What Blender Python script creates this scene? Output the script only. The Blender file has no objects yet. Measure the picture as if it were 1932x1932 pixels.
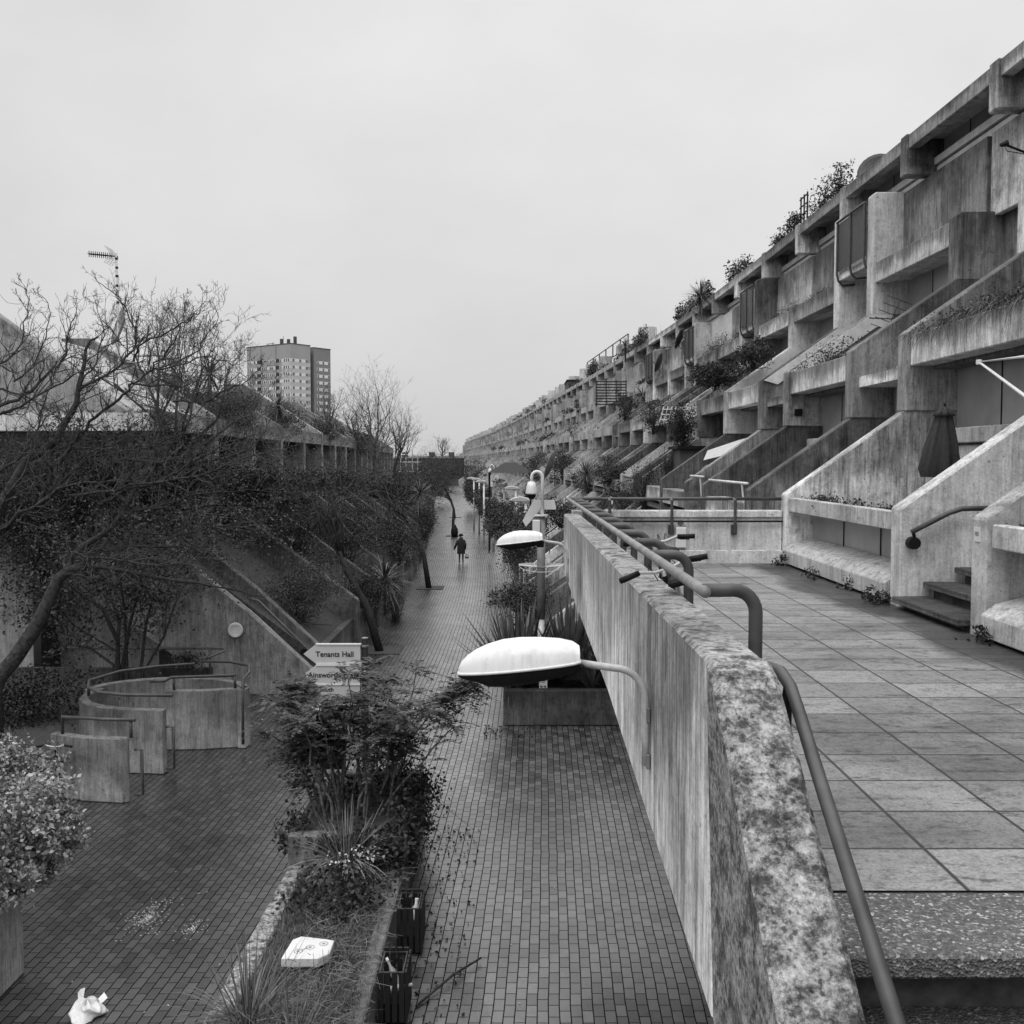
import bpy, math, random
import numpy as np
from mathutils import Vector
random.seed(7); RNG = np.random.default_rng(11)
scene = bpy.context.scene
COL = scene.collection
PITCH = math.atan(96/1932); EYE = 5.8

def at(x, y, d):
    """world point seen at photo position (x, y) (photo scaled to 1932 px) at depth d"""
    u = (x-966)/1932; v = (966-y)/1932
    ry = math.cos(PITCH)+v*math.sin(PITCH); rz = v*math.cos(PITCH)-math.sin(PITCH)
    t = d/ry
    return np.array((u*t, d, EYE+rz*t))

_ys = np.arange(-60, 460, 1.0)
_c = np.interp(_ys, [-60, 45, 60, 83, 120, 166, 250, 460], [0, 0, -.5, -1.9, -4.3, -7.2, -13.5, -33])
_c = np.convolve(np.pad(_c, 10, mode='edge'), np.ones(21)/21, mode='valid')
def cv(y): return float(np.interp(y, _ys, _c))

# ------------------------------------------------------------------ mesh helpers
WL = {}
class MB:
    def __init__(s): s.v = []; s.f = []; s.av = []; s.af = []
    def add(s, vs, fs):
        o = len(s.v); s.v += [tuple(map(float, p)) for p in vs]; s.f += [tuple(i+o for i in f) for f in fs]; return s
    def box(s, x0, x1, y0, y1, z0, z1):
        v = [(x0,y0,z0),(x1,y0,z0),(x1,y1,z0),(x0,y1,z0),(x0,y0,z1),(x1,y0,z1),(x1,y1,z1),(x0,y1,z1)]
        return s.add(v, [(0,3,2,1),(4,5,6,7),(0,1,5,4),(1,2,6,5),(2,3,7,6),(3,0,4,7)])
    def obox(s, c, ax, ay, az, hx, hy, hz):
        c, ax, ay, az = map(np.array, (c, ax, ay, az)); vs = []
        for k in (-1, 1):
            for (i, j) in ((-1,-1),(1,-1),(1,1),(-1,1)): vs.append(c+ax*hx*i+ay*hy*j+az*hz*k)
        return s.add(vs, [(0,3,2,1),(4,5,6,7),(0,1,5,4),(1,2,6,5),(2,3,7,6),(3,0,4,7)])
    def prism(s, poly, a0, a1, axis='y'):
        """polygon extruded along an axis; axis y: poly=(x,z); x: poly=(y,z); z: poly=(x,y)"""
        n = len(poly)
        def P(p, a): return (p[0], a, p[1]) if axis == 'y' else ((a, p[0], p[1]) if axis == 'x' else (p[0], p[1], a))
        vs = [P(p, a0) for p in poly]+[P(p, a1) for p in poly]
        fs = [tuple(range(n-1, -1, -1)), tuple(range(n, 2*n))]+[(i, (i+1) % n, n+(i+1) % n, n+i) for i in range(n)]
        return s.add(vs, fs)
    def tube(s, pts, r, n=8, caps=True):
        pts = [np.array(p, float) for p in pts]; m = len(pts)
        rs = list(r) if hasattr(r, '__len__') else [r]*m
        ref = np.array((0, 0, 1.)); vs = []
        for i in range(m):
            t = pts[min(i+1, m-1)]-pts[max(i-1, 0)]; t = t/(np.linalg.norm(t)+1e-9)
            if i == 0:
                if abs(t[2]) > .9: ref = np.array((1., 0, 0))
                a = np.cross(t, ref)
            else: a = a-t*np.dot(a, t)
            a = a/(np.linalg.norm(a)+1e-9); b = np.cross(t, a)
            for k in range(n):
                th = 2*math.pi*k/n; vs.append(pts[i]+(a*math.cos(th)+b*math.sin(th))*rs[i])
        fs = [(i*n+k, i*n+(k+1) % n, (i+1)*n+(k+1) % n, (i+1)*n+k) for i in range(m-1) for k in range(n)]
        if caps: fs += [tuple(range(n-1, -1, -1)), tuple(range((m-1)*n, m*n))]
        return s.add(vs, fs)
    def lathe(s, prof, c, n=16, axis=(0,0,1)):
        ax = np.array(axis, float); ax /= np.linalg.norm(ax)
        a = np.cross(ax, (1, 0, 0) if abs(ax[0]) < .9 else (0, 1, 0)); a /= np.linalg.norm(a); b = np.cross(ax, a)
        vs = []; m = len(prof)
        for (r, h) in prof:
            for k in range(n):
                t = 2*math.pi*k/n; vs.append(np.array(c)+ax*h+(a*math.cos(t)+b*math.sin(t))*r)
        fs = [(i*n+k, i*n+(k+1) % n, (i+1)*n+(k+1) % n, (i+1)*n+k) for i in range(m-1) for k in range(n)]
        fs += [tuple(range(n-1, -1, -1)), tuple(range((m-1)*n, m*n))]
        return s.add(vs, fs)
    def arr(s, V, F):
        """numpy vertices (n,3) and quads (m,4)"""
        o = sum(len(a) for a in s.av); s.av.append(np.asarray(V, float)); s.af.append(np.asarray(F)+o); return s
    def build(s, name, mat, parent=None, smooth=False, bevel=0, rot=None):
        off = np.array(WL[parent.name]) if parent is not None else np.zeros(3)
        me = bpy.data.meshes.new(name)
        if s.av:
            V = np.concatenate(s.av+([np.array(s.v)] if s.v else []))-off
            base = sum(len(a) for a in s.av)
            F = np.concatenate(s.af); nq = len(F)
            me.vertices.add(len(V)); me.vertices.foreach_set('co', V.ravel())
            loops = F.ravel().tolist(); tot = [4]*nq
            for f in s.f: loops += [i+base for i in f]; tot.append(len(f))
            me.loops.add(len(loops)); me.loops.foreach_set('vertex_index', loops)
            me.polygons.add(len(tot)); st = np.concatenate(([0], np.cumsum(tot)[:-1]))
            me.polygons.foreach_set('loop_start', st.astype(np.int32)); me.polygons.foreach_set('loop_total', np.array(tot, np.int32))
            me.update(calc_edges=True); me.validate()
        else:
            me.from_pydata([tuple(np.array(p)-off) for p in s.v], [], s.f); me.update()
        if smooth: me.polygons.foreach_set('use_smooth', [True]*len(me.polygons))
        me.materials.append(mat)
        o = bpy.data.objects.new(name, me); COL.objects.link(o)
        if parent is not None: o.parent = parent
        WL[o.name] = tuple(off)
        if bevel:
            b = o.modifiers.new('bevel', 'BEVEL'); b.width = bevel; b.segments = 1; b.limit_method = 'ANGLE'; b.angle_limit = .6
        return o
def tag(o, label=None, cat=None, group=None, kind=None):
    for k, v in (('label', label), ('category', cat), ('group', group), ('kind', kind)):
        if v: o[k] = v
    return o
def thing(name, label, cat, loc=(0,0,0), group=None):
    o = bpy.data.objects.new(name, None); COL.objects.link(o); o.location = tuple(map(float, loc)); o.empty_display_size = .2
    WL[o.name] = tuple(map(float, loc)); return tag(o, label, cat, group)
KIDS = {}
def copy_tree(src, loc, label=None, rotz=None, scale=None):
    r = src.copy(); COL.objects.link(r); r.location = tuple(map(float, loc)); WL[r.name] = tuple(map(float, loc))
    if label: r['label'] = label
    if rotz is not None: r.rotation_euler[2] = rotz
    if scale: r.scale = scale if hasattr(scale, '__len__') else (scale,)*3
    for ch in list(src.children):
        c = ch.copy(); COL.objects.link(c); c.parent = r
        for g in list(ch.children):
            d = g.copy(); COL.objects.link(d); d.parent = c
    return r

# ------------------------------------------------------------------ foliage helpers
def unit(n):
    a = RNG.normal(size=(n, 3)); return a/np.linalg.norm(a, axis=1)[:, None]
def leaves(mb, C, L, W, out=None, droop=0.0):
    """one diamond-shaped leaf at every point of C"""
    n = len(C); a = unit(n)
    if out is not None: a = a*.7+out; 
    a[:, 2] -= droop; a /= np.linalg.norm(a, axis=1)[:, None]
    b = np.cross(a, unit(n)); b /= np.linalg.norm(b, axis=1)[:, None]+1e-9
    sz = RNG.uniform(.6, 1.35, (n, 1)); l = L*sz; w = W*sz
    nn = np.cross(a, b)
    V = np.stack([C-a*l/2, C+b*w/2+nn*w*.15, C+a*l/2, C-b*w/2+nn*w*.15], 1).reshape(-1, 3)
    return mb.arr(V, np.arange(n*4).reshape(-1, 4))
def blob(c, r, n, clumps=25, spread=.28, hollow=.55):
    """points gathered in clumps near the surface of an ellipsoid"""
    c = np.array(c); r = np.array(r); d = unit(clumps); rad = RNG.uniform(hollow, 1.12, (clumps, 1))*RNG.uniform(.8, 1.15, (clumps, 1))
    K = d*rad; i = RNG.integers(0, clumps, n)
    P = K[i]+RNG.normal(size=(n, 3))*spread*RNG.uniform(.5, 1.2, (clumps, 1))[i]
    return c+P*r
def twigs(mb, A, B, r0, r1):
    """many thin four-sided sticks from A to B"""
    n = len(A); A = np.asarray(A, float); B = np.asarray(B, float); t = B-A; t = t/(np.linalg.norm(t, axis=1)[:, None]+1e-9)
    ref = np.where(np.abs(t[:, 2:3]) > .9, np.array([[1., 0, 0]]), np.array([[0, 0, 1.]]))
    a = np.cross(t, ref); a /= np.linalg.norm(a, axis=1)[:, None]; b = np.cross(t, a)
    r0 = np.broadcast_to(np.asarray(r0, float), (n,))[:, None]; r1 = np.broadcast_to(np.asarray(r1, float), (n,))[:, None]
    V = np.stack([A+a*r0, A+b*r0, A-a*r0, A-b*r0, B+a*r1, B+b*r1, B-a*r1, B-b*r1], 1).reshape(-1, 3)
    q = np.array([(0,1,5,4),(1,2,6,5),(2,3,7,6),(3,0,4,7)])
    F = (q[None]+np.arange(n)[:, None, None]*8).reshape(-1, 4)
    return mb.arr(V, F)
def blades(mb, base, dirs, L, W, droop, seg=4):
    """sword leaves: curved tapering strips"""
    n = len(base); base = np.asarray(base, float); dirs = np.asarray(dirs, float)
    L = np.broadcast_to(np.asarray(L, float), (n,))[:, None]; W = np.broadcast_to(np.asarray(W, float), (n,))[:, None]
    dr = np.broadcast_to(np.asarray(droop, float), (n,))[:, None]
    side = np.cross(dirs, np.array([0, 0, 1.])); side /= np.linalg.norm(side, axis=1)[:, None]+1e-9
    rows = []
    for k in range(seg+1):
        t = k/seg; p = base+dirs*L*t; p[:, 2:3] -= dr*L*t**2.2
        w = W*(.55+.9*t*(1-t)*1.2)*(1-t**3)*.5+.0008
        rows.append(p-side*w); rows.append(p+side*w)
    V = np.stack(rows, 1).reshape(-1, 3); m = 2*(seg+1)
    q = np.array([(2*k, 2*k+1, 2*k+3, 2*k+2) for k in range(seg)])
    return mb.arr(V, (q[None]+np.arange(n)[:, None, None]*m).reshape(-1, 4))
def grow(mb, p, d, length, r, depth, up=.12, twist=.35, kids=(2, 4), shrink=.62, seg=3, ends=None):
    """recursive bare branching; all sticks go to mb"""
    A = []; B = []; R0 = []; R1 = []
    stack = [(np.array(p, float), np.array(d, float)/np.linalg.norm(d), length, r, depth)]
    while stack:
        p, d, L, r, dep = stack.pop()
        pts = [(p, r)]
        for k in range(seg):
            d = d+RNG.normal(size=3)*twist*.5; d[2] += up*.5; d /= np.linalg.norm(d)
            q = p+d*L/seg; r2 = r*(.9 if k < seg-1 else .8)
            A.append(p); B.append(q); R0.append(r); R1.append(r2); p = q; r = r2; pts.append((p, r))
        if ends is not None and dep <= 0: ends.append(p)
        if dep > 0:
            m = random.randint(*kids)
            for j in range(m):
                i = random.randint(1, seg) if j else seg
                q, rr = pts[i]
                nd = d+RNG.normal(size=3)*.62; nd[2] += up; nd /= np.linalg.norm(nd)
                stack.append((q, nd, L*shrink*random.uniform(.75, 1.15), max(rr*.68, .0035), dep-1))
    twigs(mb, A, B, R0, R1)
    return mb

# ------------------------------------------------------------------ materials
def mat_new(name):
    m = bpy.data.materials.new(name); m.use_nodes = True; nt = m.node_tree; b = nt.nodes['Principled BSDF']; return m, nt, b
class NT:
    def __init__(s, nt): s.nt = nt
    def n(s, t, **k):
        x = s.nt.nodes.new(t)
        for a, v in k.items(): setattr(x, a, v)
        return x
    def link(s, a, b): s.nt.links.new(a, b)
    def math(s, op, a, b=None, c=None, clamp=False):
        x = s.n('ShaderNodeMath', operation=op); x.use_clamp = clamp
        for i, q in enumerate((a, b, c)):
            if q is None: continue
            if isinstance(q, (int, float)): x.inputs[i].default_value = q
            else: s.link(q, x.inputs[i])
        return x.outputs[0]
    def noise(s, vec, scale, detail=4, rough=.55, mapping=None):
        if mapping:
            mp = s.n('ShaderNodeMapping'); mp.inputs['Scale'].default_value = mapping; s.link(vec, mp.inputs['Vector']); vec = mp.outputs[0]
        x = s.n('ShaderNodeTexNoise'); x.inputs['Scale'].default_value = scale; x.inputs['Detail'].default_value = detail
        x.inputs['Roughness'].default_value = rough; s.link(vec, x.inputs['Vector']); return x.outputs['Fac']
    def ramp(s, f, pts):
        x = s.n('ShaderNodeValToRGB'); e = x.color_ramp.elements
        while len(e) < len(pts): e.new(.5)
        for el, (p, v) in zip(e, pts): el.position = p; el.color = (v, v, v, 1)
        s.link(f, x.inputs[0]); return x.outputs[0]
    def bump(s, h, strength, dist, bsdf):
        x = s.n('ShaderNodeBump'); x.inputs['Strength'].default_value = strength; x.inputs['Distance'].default_value = dist
        s.link(h, x.inputs['Height']); s.link(x.outputs[0], bsdf.inputs['Normal'])
def plain(name, v, rough=.6, metal=0, var=.25, scale=12, spec=.5):
    m, nt, b = mat_new(name); N = NT(nt)
    pos = N.n('ShaderNodeNewGeometry').outputs['Position']
    f = N.noise(pos, scale, 5)
    col = N.ramp(f, [(.3, v*(1-var)), (.7, min(1, v*(1+var)))])
    N.link(col, b.inputs['Base Color']); b.inputs['Roughness'].default_value = rough; b.inputs['Metallic'].default_value = metal
    b.inputs['Specular IOR Level'].default_value = spec
    return m
def foliage(name, v, var=.55, rough=.5, trans=.0):
    m, nt, b = mat_new(name); N = NT(nt)
    pos = N.n('ShaderNodeNewGeometry').outputs['Position']
    ri = N.n('ShaderNodeNewGeometry').outputs['Random Per Island']
    f = N.math('ADD', N.math('MULTIPLY', N.noise(pos, 2.2, 2), .8), N.math('MULTIPLY', ri, .5))
    N.link(N.ramp(f, [(.25, v*(1-var)), (.6, v), (.95, v*(1+var*1.6))]), b.inputs['Base Color'])
    b.inputs['Roughness'].default_value = rough; b.inputs['Specular IOR Level'].default_value = .35
    return m
def concrete(name, v, streak=.5, blotch=.4, board=.25, moss=.5, rnd=.25, lichen=0, bumps=.35, drip=0):
    m, nt, b = mat_new(name); N = NT(nt)
    g = N.n('ShaderNodeNewGeometry'); pos = g.outputs['Position']
    sx = N.n('ShaderNodeSeparateXYZ'); N.link(pos, sx.inputs[0])
    nz = N.n('ShaderNodeSeparateXYZ'); N.link(g.outputs['Normal'], nz.inputs[0])
    msk = N.ramp(N.noise(pos, .8, 4, .6, mapping=(1, 1, .6)), [(.35, .25), (.62, 1)])
    def masked(r): return N.math('ADD', 1.0, N.math('MULTIPLY', N.math('SUBTRACT', r, 1.0), msk))
    st = masked(N.ramp(N.noise(pos, 1, 8, .68, mapping=(28, 28, 2.2)), [(.34, 1-streak), (.5, 1), (.66, 1+streak*.5)]))
    st2 = N.ramp(N.noise(pos, 1, 8, .7, mapping=(5.5, 5.5, .55)), [(.32, 1-streak*.8), (.5, 1), (.62, 1+streak*.3), (.72, 1+streak*.9)])
    bl = N.ramp(N.noise(pos, .55, 10, .7), [(.34, 1-blotch*1.1), (.5, 1), (.66, 1+blotch*.5)])
    fn = N.ramp(N.noise(pos, 38, 6, .75), [(.3, .66), (.52, 1), (.75, 1.2)])
    md = N.ramp(N.noise(pos, 6, 9, .75), [(.34, 1-blotch*.7), (.48, 1), (.7, 1.12)])
    pit = N.ramp(N.noise(pos, 17, 3, .5), [(.26, .4), (.33, 1)])
    up = N.ramp(nz.outputs[2], [(.25, 0), (.55, 1)])
    q = N.math('FRACT', N.math('MULTIPLY', N.math('ADD', sx.outputs[0], sx.outputs[1]), 3.1))
    bd = N.ramp(q, [(0, 1-board), (.025, 1-board*.4), (.05, 1), (1, 1)])
    val = N.math('MULTIPLY', N.math('MULTIPLY', N.math('MULTIPLY', st, md), st2), N.math('MULTIPLY', N.math('MULTIPLY', bl, bd), N.math('MULTIPLY', fn, pit)))
    # growth on upward faces: dark crust and pale lichen
    cr = N.ramp(N.noise(pos, 9, 8, .7), [(.36, 1-moss), (.5, 1), (.62, 1+.25*moss)])
    cr2 = N.ramp(N.noise(pos, 30, 5, .65), [(.38, 1-moss*.6), (.52, 1)])
    top = N.math('MULTIPLY', N.math('MULTIPLY', cr, cr2), N.math('MULTIPLY', fn, bl))
    mx = N.n('ShaderNodeMix'); mx.data_type = 'FLOAT'; N.link(up, mx.inputs[0]); N.link(val, mx.inputs[2]); N.link(top, mx.inputs[3])
    v2 = mx.outputs[0]
    if lichen:
        sp = N.ramp(N.noise(pos, 9, 10, .78), [(.42, 1-lichen), (.5, .8), (.58, 1.15)])
        sp2 = N.ramp(N.noise(pos, 45, 8, .75), [(.40, 1-lichen*.8), (.52, 1)])
        vo = N.n('ShaderNodeTexVoronoi'); vo.inputs['Scale'].default_value = 26; vo.inputs['Randomness'].default_value = 1
        wv = N.n('ShaderNodeVectorMath', operation='MULTIPLY_ADD'); nt2 = N.n('ShaderNodeTexNoise'); nt2.inputs['Scale'].default_value = 20; nt2.inputs['Detail'].default_value = 5; N.link(pos, nt2.inputs['Vector'])
        N.link(nt2.outputs['Color'], wv.inputs[0]); wv.inputs[1].default_value = (.06, .06, .06); N.link(pos, wv.inputs[2]); N.link(wv.outputs[0], vo.inputs['Vector'])
        so_ = N.ramp(N.math('ADD', vo.outputs['Distance'], N.math('MULTIPLY', N.math('SUBTRACT', N.noise(pos, 3.5, 6, .65), .5), 1.6)), [(.10, .28), (.26, 1), (.6, 1), (.8, 1.2)])
        v2 = N.math('MULTIPLY', N.math('MULTIPLY', v2, sp), N.math('MULTIPLY', sp2, so_))
    if drip:
        gz = N.n('ShaderNodeSeparateXYZ'); N.link(N.n('ShaderNodeTexCoord').outputs['Generated'], gz.inputs[0])
        dn = N.noise(pos, 1, 9, .72, mapping=(11, 11, .8)); dl = N.noise(pos, .8, 5, .6)
        dd = N.math('ADD', gz.outputs[2], N.math('ADD', N.math('MULTIPLY', N.math('SUBTRACT', dn, .5), 1.5), N.math('MULTIPLY', N.math('SUBTRACT', dl, .5), 2.2)))
        v2 = N.math('MULTIPLY', v2, N.ramp(dd, [(.35, 1.12), (.6, 1-drip*.55), (.95, 1-drip)]))
    oi = N.n('ShaderNodeObjectInfo').outputs['Random']
    v2 = N.math('MULTIPLY', v2, N.ramp(oi, [(0, .42), (.3, .62), (.55, 1.1), (1, 1.5)]) if rnd > .3 else N.math('ADD', N.math('MULTIPLY', oi, rnd*2), 1-rnd))
    v2 = N.math('MULTIPLY', v2, v, clamp=True)
    cc = N.n('ShaderNodeCombineColor')
    for i in range(3): N.link(v2, cc.inputs[i])
    N.link(cc.outputs[0], b.inputs['Base Color']); b.inputs['Roughness'].default_value = .8; b.inputs['Specular IOR Level'].default_value = .3
    h = N.math('ADD', N.noise(pos, 30, 5, .7), N.math('MULTIPLY', bd, .4))
    N.bump(h, bumps, .01, b)
    return m
M = dict(
    conc=concrete('weathered_concrete', .44, streak=.6, rnd=.48, blotch=.6, board=.15, drip=.55),
    concf=concrete('far_weathered_concrete', .42, streak=.5, rnd=0, blotch=.6, board=.1),
    concl=concrete('pale_concrete', .55, streak=.4, rnd=.15, blotch=.45, moss=.5, board=.12),
    concw=concrete('streaked_wall_concrete', .56, streak=.75, board=.0, rnd=.0, blotch=.5, moss=.85, drip=.45),
    concb=concrete('lichen_concrete', .32, streak=.0, board=0, rnd=0, blotch=.25, moss=.35, lichen=.75, bumps=.9),
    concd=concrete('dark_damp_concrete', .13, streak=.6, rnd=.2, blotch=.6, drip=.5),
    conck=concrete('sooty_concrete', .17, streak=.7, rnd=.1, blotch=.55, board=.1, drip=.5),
    concp=concrete('dark_planter_concrete', .075, streak=.6, rnd=.05, blotch=.6, drip=.6, board=.05),
    concm=concrete('garden_wall_concrete', .245, streak=.5, rnd=.1, blotch=.5, board=.3, drip=.35),
    glass=plain('dull_window_glass', .12, .22, var=.35, scale=1.5),
    panel=plain('grey_glazed_panel', .30, .35, var=.25, scale=1.2),
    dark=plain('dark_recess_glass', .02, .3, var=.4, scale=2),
    white=plain('white_paint', .64, .35, var=.05, scale=5),
    cream=plain('pale_painted_timber', .62, .5, var=.18, scale=4),
    roofl=plain('pale_roof_sheet', .34, .5, var=.2, scale=2),
    steel=plain('worn_dark_steel', .05, .5, var=.4, scale=6),
    steell=plain('worn_grey_steel', .19, .45, var=.3, scale=5),
    galv=plain('galvanised_steel', .42, .4, var=.2, scale=20),
    black=plain('black_plastic', .008, .6, var=.3, spec=.2),
    polep=plain('peeling_pale_paint', .45, .5, var=.55, scale=3),
    soil=plain('dark_soil', .035, .95, var=.6, scale=14),
    bark=plain('dark_bark', .038, .9, var=.6, scale=18, spec=.15),
    barkl=plain('grey_bark', .13, .9, var=.6, scale=16, spec=.15),
    twigl=plain('pale_twig_bark', .065, .9, var=.5, scale=6, spec=.1), barkm=plain('mid_grey_bark', .04, .9, var=.6, scale=16, spec=.15),
    twig=plain('fine_twig_bark', .085, .9, var=.5, scale=8, spec=.1),
    leafd=foliage('dark_evergreen_leaf', .024), leafm=foliage('mid_green_leaf', .034), leafv=foliage('variegated_leaf', .2, .6),
    leafx=foliage('blackish_conifer_leaf', .015), flax=foliage('flax_blade', .075, .6, .4), straw=foliage('dry_straw', .07, .5, .8),
    strawl=foliage('pale_dead_stem', .15, .5, .8), grass=foliage('rough_grass', .075, .5, .7), flower=foliage('pale_blossom', .4, .4),
    cloth=plain('dark_canvas', .03, .9, var=.3, scale=30), coat=plain('dark_coat_cloth', .014, .9, var=.3, scale=30),
    skin=plain('skin', .25, .6, var=.1), bag=plain('white_thin_plastic', .58, .4, var=.1, scale=30),
    wood=plain('dark_stained_slat', .006, .6, var=.5, scale=14), tyre=plain('tyre_rubber', .012, .7),
    sign=plain('sign_face', .46, .5, var=.04, scale=3), ink=plain('sign_lettering', .01, .6, var=.1),
    towerp=plain('tower_cladding', .30, .7, var=.06, scale=.2), towerd=plain('tower_dark_cladding', .19, .7, var=.06, scale=.2),
    towerl=plain('tower_pale_cladding', .45, .7, var=.06, scale=.2), brick=plain('dark_house_brick', .07, .9, var=.3, scale=3),
)

def ground_mat():
    m, nt, b = mat_new('wet_brick_paving'); N = NT(nt)
    uv = N.n('ShaderNodeUVMap').outputs[0]; pos = N.n('ShaderNodeNewGeometry').outputs['Position']
    wob = N.n('ShaderNodeTexNoise'); wob.inputs['Scale'].default_value = 1.3; N.link(pos, wob.inputs['Vector'])
    vm = N.n('ShaderNodeVectorMath', operation='MULTIPLY_ADD'); N.link(wob.outputs['Color'], vm.inputs[0]); vm.inputs[1].default_value = (.03, .03, 0); N.link(uv, vm.inputs[2])
    def brick(c1, c2, mo, ms):
        x = N.n('ShaderNodeTexBrick'); N.link(vm.outputs[0], x.inputs['Vector']); x.inputs['Scale'].default_value = 1
        x.inputs['Brick Width'].default_value = .232; x.inputs['Row Height'].default_value = .118; x.inputs['Mortar Size'].default_value = ms; x.inputs['Mortar Smooth'].default_value = .25
        x.inputs['Color1'].default_value = (c1,)*3+(1,); x.inputs['Color2'].default_value = (c2,)*3+(1,); x.inputs['Mortar'].default_value = (mo,)*3+(1,)
        x.offset = .5; return x
    x = brick(.020, .105, .004, .0070)
    bl = N.ramp(N.noise(pos, .35, 6, .6), [(.32, .5), (.5, 1), (.7, 1.25)])
    fn = N.ramp(N.noise(pos, 40, 4, .65), [(.3, .8), (.7, 1.2)])
    sp_ = N.n('ShaderNodeSeparateXYZ'); N.link(pos, sp_.inputs[0])   # bricks multiplied darker on the side west of the bed
    wtone = N.ramp(N.math('MULTIPLY', N.math('ADD', N.math('ADD', sp_.outputs[0], 10), N.math('MULTIPLY', N.math('SUBTRACT', N.noise(pos, .5, 5, .6), .5), 5)), .1), [(.62, .42), (.76, 1)])
    mo = N.ramp(N.noise(pos, 2.6, 8, .75), [(.36, .55), (.5, 1)])
    mm = N.n('ShaderNodeMix'); mm.data_type = 'RGBA'; mm.blend_type = 'MULTIPLY'; mm.inputs[0].default_value = 1
    N.link(x.outputs['Color'], mm.inputs[6]); N.link(N.math('MULTIPLY', N.math('MULTIPLY', bl, fn), N.math('MULTIPLY', wtone, mo)), mm.inputs[7]); N.link(mm.outputs[2], b.inputs['Base Color'])
    ro = N.ramp(N.noise(pos, .8, 5, .6), [(.3, .25), (.7, .5)])
    N.link(N.math('MULTIPLY', N.math('SUBTRACT', 1.0, N.math('MULTIPLY', x.outputs['Fac'], .85)), N.ramp(N.noise(pos, .5, 5, .6), [(.35, .8), (.6, 1)])), b.inputs['Coat Weight']); b.inputs['Coat Roughness'].default_value = .26; b.inputs['Coat IOR'].default_value = 1.75
    N.link(N.math('MULTIPLY', N.math('SUBTRACT', 1.0, x.outputs['Fac']), .5), b.inputs['Specular IOR Level'])
    N.link(N.math('ADD', ro, N.math('MULTIPLY', x.outputs['Fac'], .3)), b.inputs['Roughness'])
    h = N.math('ADD', N.math('MULTIPLY', x.outputs['Fac'], -1), N.math('MULTIPLY', N.noise(pos, 9, 4), .45))
    N.bump(h, .45, .008, b); return m
M['paving'] = ground_mat()
def slab_mat():
    m, nt, b = mat_new('concrete_slab_paving'); N = NT(nt)
    uv = N.n('ShaderNodeUVMap').outputs[0]; pos = N.n('ShaderNodeNewGeometry').outputs['Position']
    x = N.n('ShaderNodeTexBrick'); N.link(uv, x.inputs['Vector']); x.offset = 0; x.inputs['Scale'].default_value = 1
    x.inputs['Brick Width'].default_value = .545; x.inputs['Row Height'].default_value = .48; x.inputs['Mortar Size'].default_value = .012; x.inputs['Mortar Smooth'].default_value = .5
    x.inputs['Color1'].default_value = (.17,)*3+(1,); x.inputs['Color2'].default_value = (.28,)*3+(1,); x.inputs['Mortar'].default_value = (.018,)*3+(1,)
    bl = N.ramp(N.noise(pos, 1.1, 7, .62, mapping=(.6, 1.5, 1)), [(.36, .6), (.5, 1), (.7, 1.1)])
    s2 = N.math('MULTIPLY', N.ramp(N.noise(pos, 7, 10, .8, mapping=(.6, 1.3, 1)), [(.39, .3), (.46, 1), (.7, 1.1)]), N.ramp(N.noise(pos, 25, 8, .75), [(.4, .55), (.5, 1)]))
    s3 = N.ramp(N.noise(pos, 60, 5, .7), [(.34, .55), (.6, 1.12)])
    # damp strip by the houses
    sx = N.n('ShaderNodeSeparateXYZ'); N.link(N.n('ShaderNodeNewGeometry').outputs['Position'], sx.inputs[0])
    dw = N.math('ADD', sx.outputs[0], N.math('MULTIPLY', N.math('SUBTRACT', N.noise(pos, .7, 6, .6), .5), 1.6))
    dm = N.ramp(N.math('MULTIPLY', dw, .2), [(.745, 1), (.80, .22)])
    mm = N.n('ShaderNodeMix'); mm.data_type = 'RGBA'; mm.blend_type = 'MULTIPLY'; mm.inputs[0].default_value = 1
    N.link(x.outputs['Color'], mm.inputs[6]); N.link(N.math('MULTIPLY', N.math('MULTIPLY', bl, s2), N.math('MULTIPLY', s3, dm)), mm.inputs[7]); N.link(mm.outputs[2], b.inputs['Base Color'])
    N.link(N.ramp(N.noise(pos, 1.5, 5, .6), [(.35, .35), (.65, .7)]), b.inputs['Roughness'])
    N.bump(N.math('ADD', N.math('MULTIPLY', x.outputs['Fac'], -1), N.math('MULTIPLY', N.noise(pos, 50, 4), .2)), .4, .008, b); return m
M['slab'] = slab_mat()
def aggregate_mat(nm, q):
    m, nt, b = mat_new(nm); N = NT(nt); pos = N.n('ShaderNodeNewGeometry').outputs['Position']
    v = N.n('ShaderNodeTexVoronoi'); v.inputs['Scale'].default_value = 90; N.link(pos, v.inputs['Vector'])
    s = N.n('ShaderNodeSeparateColor'); N.link(v.outputs['Color'], s.inputs[0])
    c = N.ramp(s.outputs[0], [(0, .05*q), (.7, .11*q), (.9, .2*q), (.98, .42*q)])
    N.link(c, b.inputs['Base Color']); b.inputs['Roughness'].default_value = .6
    N.bump(v.outputs['Distance'], .8, .01, b); return m
M['aggr'] = aggregate_mat('exposed_aggregate', 1); M['aggd'] = aggregate_mat('dark_aggregate', .2)  # second one is the same aggregate in a darker tone, for the lower treads
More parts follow.
